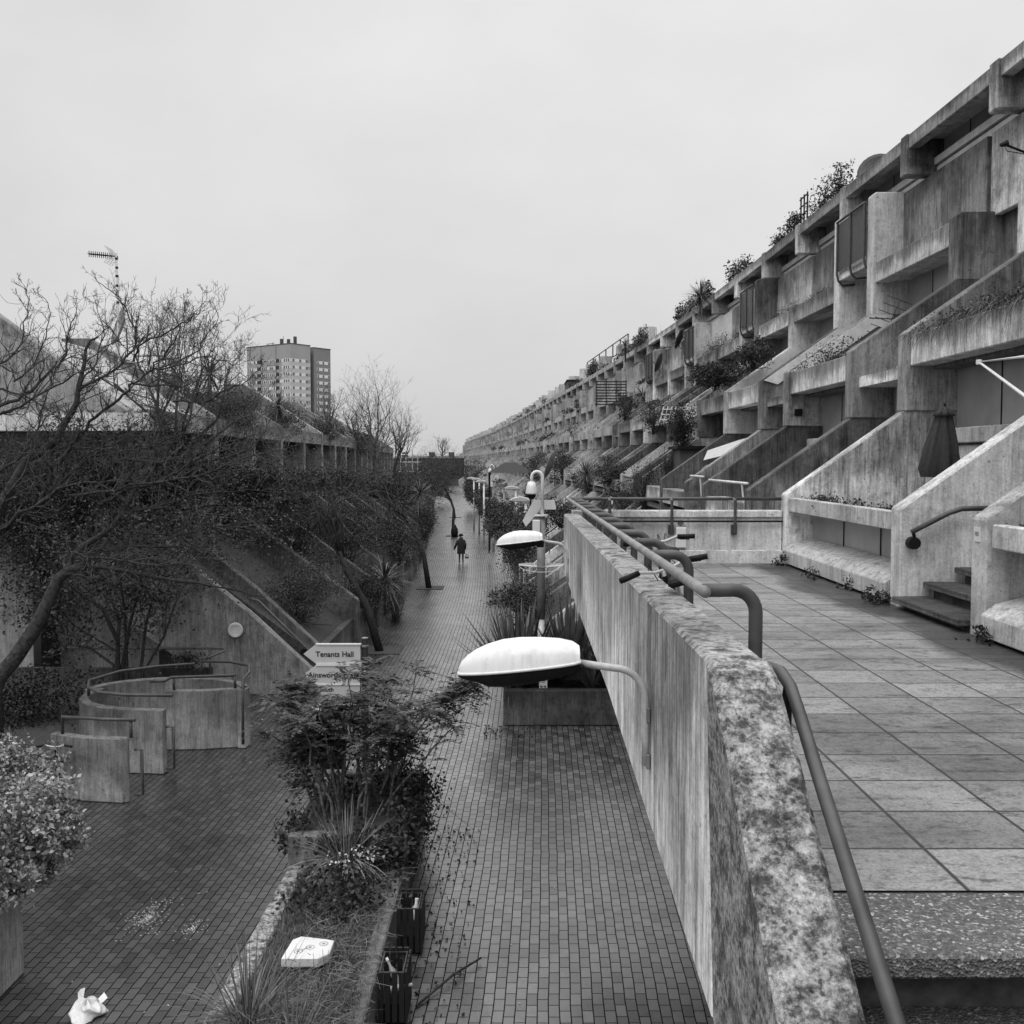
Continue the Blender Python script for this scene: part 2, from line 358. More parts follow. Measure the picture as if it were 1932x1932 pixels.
def lamp_mat():
    m, nt, b = mat_new('grimy_white_lantern'); N = NT(nt); pos = N.n('ShaderNodeNewGeometry').outputs['Position']
    v = N.math('MULTIPLY', N.ramp(N.noise(pos, 7, 8, .7), [(.3, .60), (.5, .69), (.7, .72)]), N.math('MULTIPLY', N.ramp(N.noise(pos, 60, 4, .6), [(.3, .9), (.4, 1)]), N.ramp(N.noise(pos, 1, 6, .6, mapping=(30, 30, 4)), [(.3, .86), (.5, 1)])))
    N.link(v, b.inputs['Base Color']); b.inputs['Roughness'].default_value = .45; return m
M['lamp'] = lamp_mat()
def mesh_mat():
    m, nt, b = mat_new('expanded_metal_mesh'); N = NT(nt); pos = N.n('ShaderNodeNewGeometry').outputs['Position']
    sx = N.n('ShaderNodeSeparateXYZ'); N.link(pos, sx.inputs[0])
    a = N.math('FRACT', N.math('MULTIPLY', N.math('ADD', sx.outputs[1], sx.outputs[2]), 14)); c = N.math('FRACT', N.math('MULTIPLY', N.math('SUBTRACT', sx.outputs[1], sx.outputs[2]), 14))
    op = N.math('MAXIMUM', N.math('LESS_THAN', a, .42), N.math('LESS_THAN', c, .42))
    N.link(op, b.inputs['Alpha']); b.inputs['Base Color'].default_value = (.07,)*3+(1,); b.inputs['Roughness'].default_value = .6; return m
M['mesh'] = mesh_mat()

# ------------------------------------------------------------------ ground, street, terrace deck
def sheet(name, mat, xs, ys, zf, uvf, kind='structure', label=None):
    me = bpy.data.meshes.new(name); nx, ny = len(xs), len(ys)
    V = [(x, y, zf(x, y)) for y in ys for x in xs]
    F = [(j*nx+i, j*nx+i+1, (j+1)*nx+i+1, (j+1)*nx+i) for j in range(ny-1) for i in range(nx-1)]
    me.from_pydata(V, [], F); uvl = me.uv_layers.new(name='UVMap')
    for l in me.loops: uvl.data[l.index].uv = uvf(*V[l.vertex_index][:2])
    me.materials.append(mat); o = bpy.data.objects.new(name, me); COL.objects.link(o)
    tag(o, kind=kind, label=label); return o
def sh(y):
    if y < 35: return .058*y-.058/70*y*y
    return .058*35-.058/70*35*35+cv(y)
sheet('ground', M['soil'], [-1600, 0, 1600], [-300, 300, 2500], lambda x, y: -.06, lambda x, y: (x, y), label='dark earth ground stretching to the horizon')
sheet('street', M['paving'], np.linspace(-40, 12, 40), list(np.arange(-8, 60, 1.0))+list(np.arange(60, 440, 4.0)), lambda x, y: 0.0,
      lambda x, y: (y, x-sh(y)), label='wet brick paved pedestrian street between the concrete terraces')
sheet('terrace_paving', M['slab'], [1.075, 4.75], [3.98, 17.05], lambda x, y: 4.1, lambda x, y: (x-1.81+5.45, y-4.42+4.8), label='square concrete slab paving of the raised walkway')
# deck body
dk = thing('raised_walkway', 'raised concrete walkway deck with aggregate edge step above the street', 'walkway', (2.8, 10, 0))
MB().box(1.075, 4.75, 3.98, 17.0, 3.72, 4.09).build('deck_slab', M['concd'], dk)
MB().box(1.085, 6.2, 3.45, 3.97, 4.01, 4.098).build('edge_step', M['aggr'], dk, bevel=.012)
MB().box(1.085, 6.2, 3.53, 3.97, 3.0, 4.009).build('riser', M['soil'], dk)  # shade under the nosing is put into this dark riser colour
for k in range(6): MB().box(1.085, 6.2, 3.52-.30*k-.36, 3.525-.30*k, 3.80-.20*k, 3.88-.20*k).build('step', M['aggd'], dk, bevel=.01)
MB().box(4.75, 4.9, 2, 24, 0, 4.05).build('added_dark_wall', M['concd'], dk)  # unseen wall added at the back to keep the space under the deck dark
MB().box(4.75, 6.2, 3.975, 4.9, 3.7, 4.1).build('landing', M['concd'], dk)
# ------------------------------------------------------------------ right-hand stepped housing block
def sub(y): return cv(y)
RW = [4.95, 9.9, 12.05, 17.05, 19.75, 24.3, 26.8, 31.2, 35.6, 37.9, 42.3, 46.7, 49.0, 53.4, 57.8, 60.1]
while RW[-1] < 398:
    RW += [RW[-1]+4.4, RW[-1]+8.8, RW[-1]+11.1]
NARROW = {(9.9, 12.05), (17.05, 19.75)}
def is_narrow(a, b): return (b-a) < 3
LV = [(4.52, 4.1, 5.25), (6.45, 6.65, 7.9), (8.4, 9.25, 10.5)]     # x, bottom, top of each storey's upright
rb = thing('housing_block', 'long stepped concrete housing terrace rising on the right of the street', 'housing block', (8, 17, 0))
FARMB = {k: MB() for k in ('conc', 'concl', 'panel', 'dark', 'cream', 'concd')}
def wall_polys(y):
    T = 12.04 if any(abs(y-a) < .01 or abs(y-b) < .01 for a, b in zip(RW, RW[1:]) if b-a < 3 and a > 20) else 10.5
    low = [(4.52, 3.9), (4.52, 5.25)] if y < 23 else [(.5, 0), (.5, 1.25), (4.52, 4.25), (4.52, 5.25)]
    p0 = low+[(6.5, 6.65), (9.85, 6.65), (9.85, 0 if y > 23 else 3.9)]
    p1 = [(6.45, 6.62), (6.45, 7.9), (8.45, 9.28), (9.85, 9.28), (9.85, 6.62)]
    p2 = [(8.4, 9.22), (8.4, T-.05), (8.45, T), (9.12, T), (9.12, 10.5), (9.85, 10.5), (9.85, 9.22)]
    return p0, p1, p2
def shift(p, y): c = cv(y); return [(a+c, b) for a, b in p]
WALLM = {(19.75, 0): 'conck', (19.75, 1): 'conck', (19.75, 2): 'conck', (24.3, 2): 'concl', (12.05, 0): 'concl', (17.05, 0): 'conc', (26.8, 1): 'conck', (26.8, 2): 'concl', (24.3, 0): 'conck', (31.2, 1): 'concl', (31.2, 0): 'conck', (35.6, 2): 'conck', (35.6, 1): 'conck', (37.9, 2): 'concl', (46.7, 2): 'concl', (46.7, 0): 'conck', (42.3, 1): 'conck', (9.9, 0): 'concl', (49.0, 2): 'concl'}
for y in RW:
    far = y > 62
    for k, (p, th) in enumerate(zip(wall_polys(y), (.15, .19, .2))):
        q = shift(p, y)
        if far: FARMB['conc'].prism(q, y-th, y+th)
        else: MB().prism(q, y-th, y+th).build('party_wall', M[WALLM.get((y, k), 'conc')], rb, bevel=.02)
def bx(key, name, parent, mat, y0, y1, x0, x1, z0, z1, far, bevel=0):
    """box along the facade between two walls, following the bend"""
    ca, cb = cv(y0), cv(y1)
    v = [(x0+ca,y0,z0),(x1+ca,y0,z0),(x1+cb,y1,z0),(x0+cb,y1,z0),(x0+ca,y0,z1),(x1+ca,y0,z1),(x1+cb,y1,z1),(x0+cb,y1,z1)]
    f = [(0,3,2,1),(4,5,6,7),(0,1,5,4),(1,2,6,5),(2,3,7,6),(3,0,4,7)]
    if far: FARMB[key].add(v, f); return None
    return MB().add(v, f).build(name, mat, parent, bevel=bevel)
def window(y0, y1, x, z0, z1, far, n=3):
    if far: bx('panel', None, None, None, y0, y1, x, x+.06, z0, z1, True); return
    w = bx('panel', 'window', rb, M['panel'], y0, y1, x, x+.05, z0, z1, False)
    for i in range(1, n):
        y = y0+(y1-y0)*i/n; MB().box(x-.012+cv(y), x-.002+cv(y), y-.012, y+.012, z0, z1).build('glazing_bar', M['black'], w)
    return w
for a, b in zip(RW, RW[1:]):
    far = a > 60; y0, y1 = a+.19, b-.19
    nar = is_narrow(a, b)
    # storey 0 (terrace level)
    if a < 17:
        if not nar:
            bx('concl', 'planter_trough', rb, M['concl'], y0, y1, 4.56, 4.68, 4.97, 5.2, far, .012)
            bx('concl', 'trough_floor', rb, M['concd'], y0, y1, 4.68, 5.3, 4.97, 5.08, far)
            window(y0, y1, 4.98, 4.5, 4.97, far)
            m = MB().prism([(4.47, 4.13), (4.47, 4.34), (4.60, 4.44), (4.97, 4.53), (4.97, 4.13)], y0, y1); m.build('plinth', M['concl'], rb, bevel=.01)
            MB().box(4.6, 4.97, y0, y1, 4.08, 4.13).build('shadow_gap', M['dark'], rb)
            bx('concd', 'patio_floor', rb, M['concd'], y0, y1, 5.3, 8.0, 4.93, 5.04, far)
        else:
            for k in range(3): MB().box(4.42+.36*k, 4.42+.36*k+.42, y0, y1, 4.16+.17*k, 4.23+.17*k).build('step', M['concd'], rb, bevel=.01)
            MB().prism([(4.55, 4.05), (4.55, 4.155), (4.91, 4.155), (4.91, 4.325), (5.27, 4.325), (5.27, 4.495), (5.63, 4.495), (5.63, 4.05)], y0, y1).build('step_core', M['concd'], rb)
            bx('concd', 'patio_floor', rb, M['concd'], y0, y1, 5.63, 8.0, 4.4, 4.56, far)
    else:
        # sloping garden bank, little front wall, patio
        if a > 23:
         tgt = FARMB['concd'] if far else MB()
         tgt.prism(shift([(.62, 0), (.62, .95), (4.6, 3.75), (4.6, 0)], (y0+y1)/2), y0, y1)
         if not far: tgt.build('garden_bank', M['soil'], rb)
        bx('concd', 'patio_floor', rb, M['concd'], y0, y1, 4.6, 8.0, 4.3, 4.45, far)
        if not nar: bx('conc', 'planter_trough', rb, M['conc'], y0, y1, 4.56, 5.0, 4.55, 4.98, far, .012)
    # back of storey 0: dark doors under the sill beams
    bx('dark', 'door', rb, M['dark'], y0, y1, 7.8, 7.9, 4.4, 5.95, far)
    # storey 1
    if not nar:
        bx('conc', 'planter_trough', rb, M['conc'], y0, y1, 6.52, 6.9, 7.36, 7.86, far, .015)
        bx('conc', 'soffit', rb, M['concl'], y0, y1, 6.9, 7.35, 7.42, 7.5, far)
        window(y0, y1, 7.3, 6.3, 7.42, far)
        bx('concl', 'sill', rb, M['concl'], y0, y1, 6.92, 7.3, 6.08, 6.32, far, .015)
        bx('concl', 'sill', rb, M['concl'], y0, y1, 7.02, 7.9, 5.82, 6.05, far, .015)
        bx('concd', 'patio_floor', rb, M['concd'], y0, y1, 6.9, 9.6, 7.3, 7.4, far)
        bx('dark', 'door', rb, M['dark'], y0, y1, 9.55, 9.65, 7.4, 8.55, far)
        # storey 2
        bx('conc', 'planter_trough', rb, M['conc'], y0, y1, 8.47, 8.85, 9.95, 10.42, far, .015)
        bx('conc', 'soffit', rb, M['concl'], y0, y1, 8.85, 9.35, 10.0, 10.08, far)
        window(y0, y1, 9.25, 8.95, 10.0, far)
        bx('concl', 'sill', rb, M['concl'], y0, y1, 8.9, 9.25, 8.7, 8.95, far, .015)
        bx('concl', 'sill', rb, M['cream'], y0, y1, 9.0, 9.6, 8.45, 8.67, far, .015)
    else:
        bx('concl', 'stair_wall', rb, M['concl'], y0, y1, 7.3, 7.5, 4.5, 7.6, far)
        bx('conc', 'stair_wall', rb, M['conc'], y0, y1, 9.3, 9.5, 7.4, 11.0, far)
        bx('conc', 'patio_floor', rb, M['conc'], y0, y1, 6.6, 9.4, 7.2, 7.4, far)
        if a > 20:
            bx('conc', 'balcony_slab', rb, M['conc'], y0, y1, 8.42, 9.3, 10.42, 10.6, far, .015)
            if not far:
                bs = bx('', 'balcony_screen', rb, M['mesh'], y0, y1, 8.36, 8.375, 10.65, 11.85, False)
                mb = MB()
                for yy in (y0+.05, (y0+y1)/2, y1-.05):
                    c = cv(yy); mb.tube([(8.34+c, yy, 11.9), (8.34+c, yy, 10.6), (8.38+c, yy, 10.42), (8.5+c, yy, 10.3), (8.8+c, yy, 10.33)], .03, 6)
                mb.tube([(8.34+cv(y0), y0, 11.9), (8.34+cv(y1), y1, 11.9)], .035, 6)
                mb.build('screen_frame', M['steel'], rb)
            else: FARMB['dark'].add([(8.36+cv(y0), y0, 10.6), (8.36+cv(y1), y1, 10.6), (8.36+cv(y1), y1, 11.85), (8.36+cv(y0), y0, 11.85)], [(0,1,2,3)])
    # storey 3: solid parapet along the upper gallery
    if not (nar and a > 20):
        bx('conc', 'parapet', rb, M['cream'] if abs(a-42.3) < .1 or abs(a-46.7) < .1 else M['conc'], y0-.19 if nar else y0, y1+.19 if nar else y1, 9.1, 9.24, 10.43, 12.02, far, .015)
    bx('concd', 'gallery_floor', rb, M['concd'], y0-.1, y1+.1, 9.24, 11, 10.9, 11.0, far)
# top storey
TF = [14.55+4.25*k for k in range(91)]
for y, y2 in zip(TF, TF[1:]):
    far = y > 62; c = cv(y)
    P = [(8.66+c, 12.09), (8.66+c, 12.99), (9.5+c, 12.99), (9.5+c, 12.09)]
    if far: FARMB['conc'].prism(P, y-.16, y+.16)
    else: MB().prism(P, y-.17, y+.17).build('roof_fin', M['conc'], rb, bevel=.03)
    bx('conc', 'roof_beam', rb, M['conc'], y+.17, y2-.17, 8.72, 8.95, 12.66, 12.97, far, .012)
    bx('concl', 'soffit', rb, M['concl'], y+.17, y2-.17, 8.95, 9.6, 12.88, 12.93, far)
    window(y+.17, y2-.17, 9.5, 12.46, 12.88, far)
    bx('cream', 'sill', rb, M['cream'], y+.17, y2-.17, 9.29, 9.499, 12.31, 12.46, far)
    bx('cream', 'sill', rb, M['cream'], y-.17, y2-.17, 9.35, 9.6, 12.04, 12.27, far)
    bx('dark', 'gallery_wall', rb, M['panel'], y-.17, y2-.17, 10.2, 10.4, 10.9, 12.92, far)
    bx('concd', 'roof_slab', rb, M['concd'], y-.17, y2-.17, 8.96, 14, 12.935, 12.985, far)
    if far and int(y) % 3: 
        FARMB['concl'].lathe([(.6, 0), (.6, 1.5)], (9.6+c, y+1, 12.9), 10) if int(y) % 2 else FARMB['conc'].box(9.0+c, 9.9+c, y, y+1.6, 12.9, 14.2)
for y0 in range(15, 400, 15):
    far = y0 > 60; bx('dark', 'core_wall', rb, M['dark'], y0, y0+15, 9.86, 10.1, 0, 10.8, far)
MB().box(4.9, 12, 1.0, 4.75, 3.9, 12).build('end_wall', M['conc'], rb)
for k, (mk, nm) in dict(conc=('concf', 'far_party_walls'), concl=('concl', 'far_sills'), panel=('panel', 'far_windows'), dark=('dark', 'far_doors'), cream=('cream', 'far_painted_sills'), concd=('concd', 'far_garden_banks')).items():
    o = FARMB[k].build(nm, M[mk], rb); o['kind'] = 'stuff'
# bright painted copings and rendered panels seen on single bays
for yy, lo, hi in ((24.3, (6.45, 7.9), (8.4, 9.22)), (31.2, (6.45, 7.9), (8.4, 9.22)), (26.8, (6.45, 7.9), (8.4, 9.22)), (42.3, (4.52, 5.25), (6.45, 6.62)), (53.4, (.6, 1.3), (4.4, 4.2))):
    c = cv(yy); a_, b_ = (lo[0]+.06+c, lo[1]), (hi[0]+c, hi[1])
    MB().prism([(a_[0], a_[1]-.02), (b_[0], b_[1]), (b_[0]+.5, b_[1]), (b_[0]+.5, b_[1]-.3), (b_[0]+.1, b_[1]-.3), (a_[0]+.35, a_[1]-.12)], yy-.235, yy-.19).build('pale_coping', M['cream'], rb)

for (y0, y1, z, lab) in ((20.1, 24.0, 5.36, 'white tube rail across the garden front just past the end parapet'), (24.7, 26.5, 5.42, 'short white tube rail beside the hanging satellite dish')):
    t = thing('garden_rail', lab, 'rail', (4.62, y0, 4.5)); MB().tube([(4.62, y0, z), (4.62, y1, z)], .028, 7).build('rail', M['cream'], t, smooth=True)
    MB().tube([(4.62, y0+.5, z), (4.63, y0+.48, z-.12), (4.66, y0+.45, 4.9)], .02, 6).build('post', M['cream'], t)
t = thing('garden_lattice', 'small white lattice leaning on a garden coping in the middle distance', 'lattice', at(1264, 788, 40)); x, y, z = at(1264, 782, 40)
k = MB(); [k.obox((x+q*.16, y, z), (1, 0, 0), (0, 1, 0), (.25, 0, .97), .02, .02, .32) for q in range(-2, 3)]; [k.obox((x+q*.05, y-.045, z+q*.2), (1, 0, 0), (0, 1, 0), (0, 0, 1), .36, .02, .02) for q in (-1, 0, 1)]; k.build('bars', M['white'], t)
t = thing('notice', 'rounded white notice on a stake just beyond the terrace end rail', 'notice', at(1152, 955, 25)); x, y, z = at(1152, 946, 25)
MB().prism([(x-.06, z-.12), (x+.05, z-.06), (x+.06, z+.08), (x+.02, z+.12), (x-.03, z+.1)], y-.01, y+.01).build('plate', M['white'], t); MB().tube([(x, y+.03, z-1.2), (x, y+.03, z+.05)], .015, 5).build('stake', M['steel'], t)
dp = thing('drainpipe', 'black drainpipe running down the recess under the nearest mesh balcony', 'drainpipe', (9.2, 25.6, 7.4))
MB().tube([(9.2, 25.9, 10.4), (9.2, 25.9, 7.4)], .05, 8).build('pipe', M['steel'], dp, smooth=True); MB().box(9.1, 9.3, 25.8, 26.0, 9.5, 9.75).build('hopper', M['steel'], dp)
eb = thing('meter_box', 'small dark box fixed to a house fin', 'box', (6.4, 24.1, 6.9))
MB().box(6.62, 6.8, 24.06, 24.1, 6.86, 7.02).build('case', M['black'], eb, bevel=.01)
# parapet wall of the raised walkway with stair slope
pw = thing('parapet_wall', 'long streaked concrete parapet wall with lichened sloping near end', 'parapet wall', (.95, 10, 4))
MB().prism([(16.4, 4.96), (4.36, 4.96), (4.13, 3.47), (8.76, 3.8), (15.93, 4.0), (16.4, 4.25)], .83, 1.08, 'x').build('wall', M['concw'], pw, bevel=.02)
MB().prism([(4.34, 4.97), (4.2, 4.93), (3.9, 4.72), (1.6, 2.9), (1.6, 2.2), (4.11, 3.46)], .825, 1.10, 'x').build('sloping_wall', M['concb'], pw, bevel=.025)
ew = thing('end_parapet', 'low concrete parapet closing the far end of the slab terrace', 'parapet wall', (2.8, 17.1, 4))
MB().box(1.0, 4.5, 17.06, 17.2, 3.5, 4.86).build('wall', M['concl'], ew)
MB().box(1.0, 4.5, 17.02, 17.26, 4.8601, 4.98).build('coping', M['concl'], ew, bevel=.015)
MB().box(1.09, 4.5, 16.98, 17.058, 4.08, 4.32).build('kerb', M['concl'], ew, bevel=.012)
MB().tube([(1.06, 16.99, 4.8), (4.5, 16.99, 4.8)], .018, 6).build('cable', M['black'], ew)
# handrail with loops
hr = thing('handrail', 'grey tube handrail carried on bent pipe loops along the parapet wall', 'handrail', (.95, 10, 4.9))
MB().tube([(.93, 4.9, 5.17), (.93, 17.1, 5.17)], .029, 10).build('rail', M['steell'], hr, smooth=True)
for y in (4.97, 6.87, 7.92, 8.93, 9.95, 10.9, 11.9, 12.9, 13.9, 14.9, 15.9, 16.8):
    pts = [(.93, y, 5.17), (1.08, y, 5.172)]+[(1.08+.11*math.sin(t), y, 5.062+.11*math.cos(t)) for t in np.linspace(.25, math.pi/2, 6)]+[(1.19, y, 4.62), (1.14, y, 4.55), (1.085, y, 4.55)]
    MB().tube(pts, .034, 10).build('loop_bracket', M['steel'], hr, smooth=True)
er = thing('end_handrail', 'straight tube handrail bracketed on the parapet at the terrace end', 'handrail', (2.8, 17.1, 4.9))
MB().tube([(.93, 17.1, 5.17), (4.5, 17.1, 5.17)], .028, 8).build('rail', M['steel'], er, smooth=True)
for x in (2.0, 3.62-.43*.0, 3.0-.05):
    x = {2.0: 1.62, 3.62: 2.65, 2.95: 3.7}[x]
    MB().tube([(x, 17.1, 5.17), (x, 16.95, 5.15), (x, 16.95, 4.6)], .026, 8).build('rail_bracket', M['steel'], er)
    MB().box(x-.05, x+.04, 16.985, 17.05, 4.58, 4.74).build('fixing_plate', M['steel'], er)
sr = thing('stair_handrail', 'thick rusty tube handrail sloping down inside the near wall end', 'handrail', (1.15, 4, 4.6))
MB().tube([(1.10, 4.62, 4.84), (1.14, 4.55, 4.88), (1.17, 4.42, 4.885), (1.175, 4.28, 4.85), (1.17, 4.1, 4.76), (1.16, 3.9, 4.66), (1.12, 2.3, 3.79)], .027, 12).build('rail', M['steel'], sr, smooth=True)
MB().tube([(1.165, 4.28, 4.85), (1.15, 4.27, 4.68), (1.11, 4.26, 4.62)], [.02, .03, .03], 8).build('rail_bracket', M['black'], sr)
# ------------------------------------------------------------------ wall lamps
def lamp_head_mesh(L=.73):
    """cover and body of a boat-shaped street lantern, tip towards -x, socket at x=0"""
    prof = [(0, .66, .50), (-.05, .84, .68), (-.16, .97, .84), (-.32, 1, .97), (-.48, .97, 1.05), (-.62, .89, 1.05), (-.74, .77, .95), (-.84, .62, .8), (-.91, .47, .62), (-.96, .32, .42), (-.985, .18, .2)]
    cov, bod = MB(), MB(); W = .15; n = 9
    vs = []; vb = []; rim = []
    for (t, w, h) in prof:
        x = t*L; zb = .02+.085*t
        for k in range(n):
            a = math.pi*k/(n-1); vs.append((x, W*w*math.cos(a), zb+.165*h*math.sin(a)**.75))
        for k in range(n):
            a = math.pi*k/(n-1); vb.append((x, W*w*.97*math.cos(a), zb-.004-.10*max(h, .25)*(1 if t > -.75 else .7)*math.sin(a)**.5))
    f = [(i*n+k, i*n+k+1, (i+1)*n+k+1, (i+1)*n+k) for i in range(len(prof)-1) for k in range(n-1)]
    f += [tuple(range(n)), tuple((len(prof)-1)*n+k for k in range(n))]
    cov.add(vs, f); bod.add(vb, [tuple(reversed(q)) for q in f])
    rl = [(t*L, W*w*1.02, .02+.085*t) for (t, w, h) in prof]; rim = rl+[(x, -y, z) for (x, y, z) in reversed(rl)]+[rl[0]]
    return cov, bod, MB().tube(rim, .009, 6)
def wall_lamp(label):
    t = thing('wall_lamp', label, 'lamp', (0, 0, 0), 'lamps bracketed on the parapet wall')
    MB().tube([(-.02, 0, .0), (.22, 0, -.035)]+[(.22+.18*math.sin(a), 0, -.235+.2*math.cos(a)) for a in np.linspace(.1, math.pi/2, 7)]+[(.40, 0, -.42), (.40, 0, -.62)], .022, 10).build('bracket_arm', M['galv'], t, smooth=True)
    MB().box(.40, .425, -.028, .028, -.36, -.27).build('clamp', M['steell'], t, bevel=.005); MB().box(.402, .425, -.03, .03, -.64, -.55).build('clamp', M['steell'], t, bevel=.005)
    a, b, c = lamp_head_mesh(); h = a.build('lamp_cover', M['lamp'], t, smooth=True); c.build('rim', M['lamp'], h, smooth=True)
    MB().lathe([(.10, 0), (.09, -.02), (.05, -.035), (.005, -.04)], (-.45, 0, -.085), 14).build('lens', M['glass'], t, smooth=True)
    b.build('lamp_body', M['black'], t, smooth=True)
    MB().box(-.09, .03, -.05, .05, -.10, .0).build('socket', M['black'], t, bevel=.015)
    return t
wl = wall_lamp('nearest white boat-shaped wall lamp reaching out from the streaked parapet wall')
wl.location = (.40, 6.06, 4.60)
copy_tree(wl, (.41, 13.9, 4.72), 'farther white boat-shaped wall lamp at the far end of the parapet wall', scale=(.86, .9, .9))

# ------------------------------------------------------------------ street lamps along the right edge
sl = thing('street_lamp', 'flat-headed street lamp with pale post just behind the camera mast', 'lamp', at(992, 1010, 38.5)*(1, 1, 0), 'pale street lamps along the right edge')
b0 = np.array(WL[sl.name])
MB().tube([b0, b0+(0, 0, 4.2)], [.085, .06], 10).build('post', M['cream'], sl, smooth=True)
a = MB(); 
for (dx, w, z0, z1) in ((-.55, .08, 4.30, 4.34), (-.3, .16, 4.27, 4.40), (0, .17, 4.24, 4.42), (.12, .1, 4.22, 4.38)): pass
pr = [(-.62, 4.34), (-.5, 4.42), (-.2, 4.48), (.14, 4.40), (.16, 4.26), (-.55, 4.28)]
a.prism([(b0[0]+p[0], p[1]) for p in pr], b0[1]-.13, b0[1]+.13).build('lamp_head', M['galv'], sl, bevel=.03)
for (px, py, d, lab) in ((973, 940, 55, 'dirty flat-headed street lamp in front of the dark hedge'), (951, 935, 60, 'slim street lamp between the dirty lamp and the second camera mast'),
                    (913, 925, 73, 'street lamp just left of the second camera mast'), (904, 915, 82, 'far street lamp right of the farthest lamp'), (894, 913, 86, 'farthest street lamp beside the hedge end')):
    p = at(px, py, d)*(1, 1, 0); copy_tree(sl, p, lab)

# ------------------------------------------------------------------ camera masts
def mast(px, d, base, label, big=True):
    p = at(px, 1000, d); x, y = p[0], p[1]
    t = thing('camera_mast', label, 'camera mast', (x, y, base), 'surveillance camera masts on the right edge')
    MB().tube([(x, y, base), (x, y, 2.2)], .085, 14).build('pole', M['polep'], t, smooth=True)
    MB().tube([(x, y, 2.2), (x, y, 4.55)], .095, 14).build('upper_pole', M['steell'], t, smooth=True)
    MB().lathe([(.16, 0), (.16, .03)], (x, y, 4.55), 14).build('flange', M['white'], t)
    R = .125
    MB().tube([(x+.03, y, 4.56), (x+.03, y, 5.42)]+[(x+.03-R+R*math.cos(a), y, 5.42+R*math.sin(a)*1.15) for a in np.linspace(.2, math.pi, 9)]+[(x+.03-2*R, y, 5.33)], .037, 10).build('swan_neck', M['white'], t, smooth=True)
    cx = x+.03-2*R
    h = MB().lathe([(.03, .26), (.08, .25), (.115, .14), (.14, 0), (.14, -.03)], (cx, y, 5.08), 16).build('camera_housing', M['white'], t, smooth=True)
    MB().lathe([(.10, .0), (.10, -.03), (.09, -.07), (.055, -.11), (.01, -.125)], (cx, y, 5.05), 14).build('camera_dome', M['black'], t, smooth=True)
    MB().box(x-.2, x-.03, y-.2, y-.07, 4.16, 4.47).build('junction_box', M['white'], t, bevel=.012)
    mb = MB()
    for k in range(36):
        a = 2*math.pi*k/36; mb.tube([(x+.08*math.cos(a), y+.08*math.sin(a), 3.38), (x+.52*math.cos(a), y+.52*math.sin(a), 3.44)], .006, 4)
    mb.tube([(x+.5*math.cos(a), y+.5*math.sin(a), 3.42-(.10 if math.sin(a) < 0 else 0)*abs(math.sin(a))) for a in np.linspace(0, 2*math.pi, 33)], .008, 4)
    mb.build('spike_collar', M['galv'], t)
    s = MB(); s.prism([(-.42+x, 4.42), (-.16+x, 4.9), (.32+x, 4.9), (.36+x, 4.68), (.0+x, 4.68), (-.34+x, 4.28)], y+.42, y+.46).build('white_sign', M['white'], t)
    MB().tube([(x, y, 4.6), (x, y+.42, 4.7)], .03, 6).build('sign_bracket', M['steell'], t)
    return t
mast(1021, 23.3, .5, 'tall swan-neck camera mast with spike collar rising from the sword-leaf planter')
m2 = mast(931, 66, 0, 'distant swan-neck camera mast among the street lamps')

# ------------------------------------------------------------------ front planter on the right
pl = thing('planter', 'dark streaked concrete planter box full of sword-leaved plants', 'planter', (1.2, 22.3, 0))
MB().box(-.19, 2.9, 22.18, 22.4, 0, .80).build('front_wall', M['concp'], pl, bevel=.03)
MB().box(-.19, .02, 22.41, 30, 0, .78).build('side_wall', M['concp'], pl, bevel=.03)
MB().box(.02, 4.2, 22.41, 30, 0, .66).build('soil_bed', M['soil'], pl)
sg = thing('notice', 'small white notice plate with two dark symbols standing in the sword-leaf planter', 'notice', (.7, 22.43, .66))
MB().box(.60, .78, 22.42, 22.44, .72, 1.0).build('plate', M['white'], sg)
k = MB(); k.box(.64, .74, 22.414, 22.418, .945, .955).box(.65, .73, 22.414, 22.418, .915, .925)
for x in (.65, .73):
    k.prism([(x-.03, .83), (x-.012, .80), (x+.012, .80), (x+.03, .83), (x+.015, .85), (x, .82), (x-.015, .85)], 22.414, 22.418)
k.build('lettering', M['ink'], sg)
def flaxbush(name, label, c, n, L, spread=.75, mat='flax', group=None, W=.06, droop=(.05, .5), cat='plant'):
    t = thing(name, label, cat, c, group); mb = MB(); a = RNG.uniform(0, 2*math.pi, n); el = RNG.beta(1.6, 1.3, n)*spread
    d = np.stack([np.cos(a)*np.sin(el*1.45), np.sin(a)*np.sin(el*1.45), np.cos(el*1.45)], 1)
    base = np.array(c)+np.stack([np.cos(a), np.sin(a), 0*a], 1)*RNG.uniform(0, .22, (n, 1))
    blades(mb, base, d, RNG.uniform(.6, 1.1, n)*L, W, RNG.uniform(*droop, n)*el, 5)
    mb.build('leaves', M[mat], t); return t
flaxbush('flax_plant', 'large sword-leaved plant left of the camera mast in the planter', (.15, 23.2, .66), 230, 2.05, W=.14, group='sword-leaved plants', droop=(.0, .35))
flaxbush('flax_plant', 'large sword-leaved plant between camera mast and parapet wall', (1.35, 23.4, .66), 260, 2.1, W=.14, group='sword-leaved plants', droop=(.0, .35))
flaxbush('flax_plant', 'dark drooping sword-leaved plant under the parapet wall edge', (1.85, 22.9, .66), 170, 1.3, W=.1, group='sword-leaved plants')
flaxbush('grassy_plant', 'thin arching grassy plant hanging over the planter corner', (-.1, 22.75, .7), 60, .85, W=.02, mat='flax', droop=(.5, 1.3))
hp = thing('hoop_rail', 'black bent hoop barrier beside the conifer behind the planter', 'rail', (-.05, 28.5, 0))
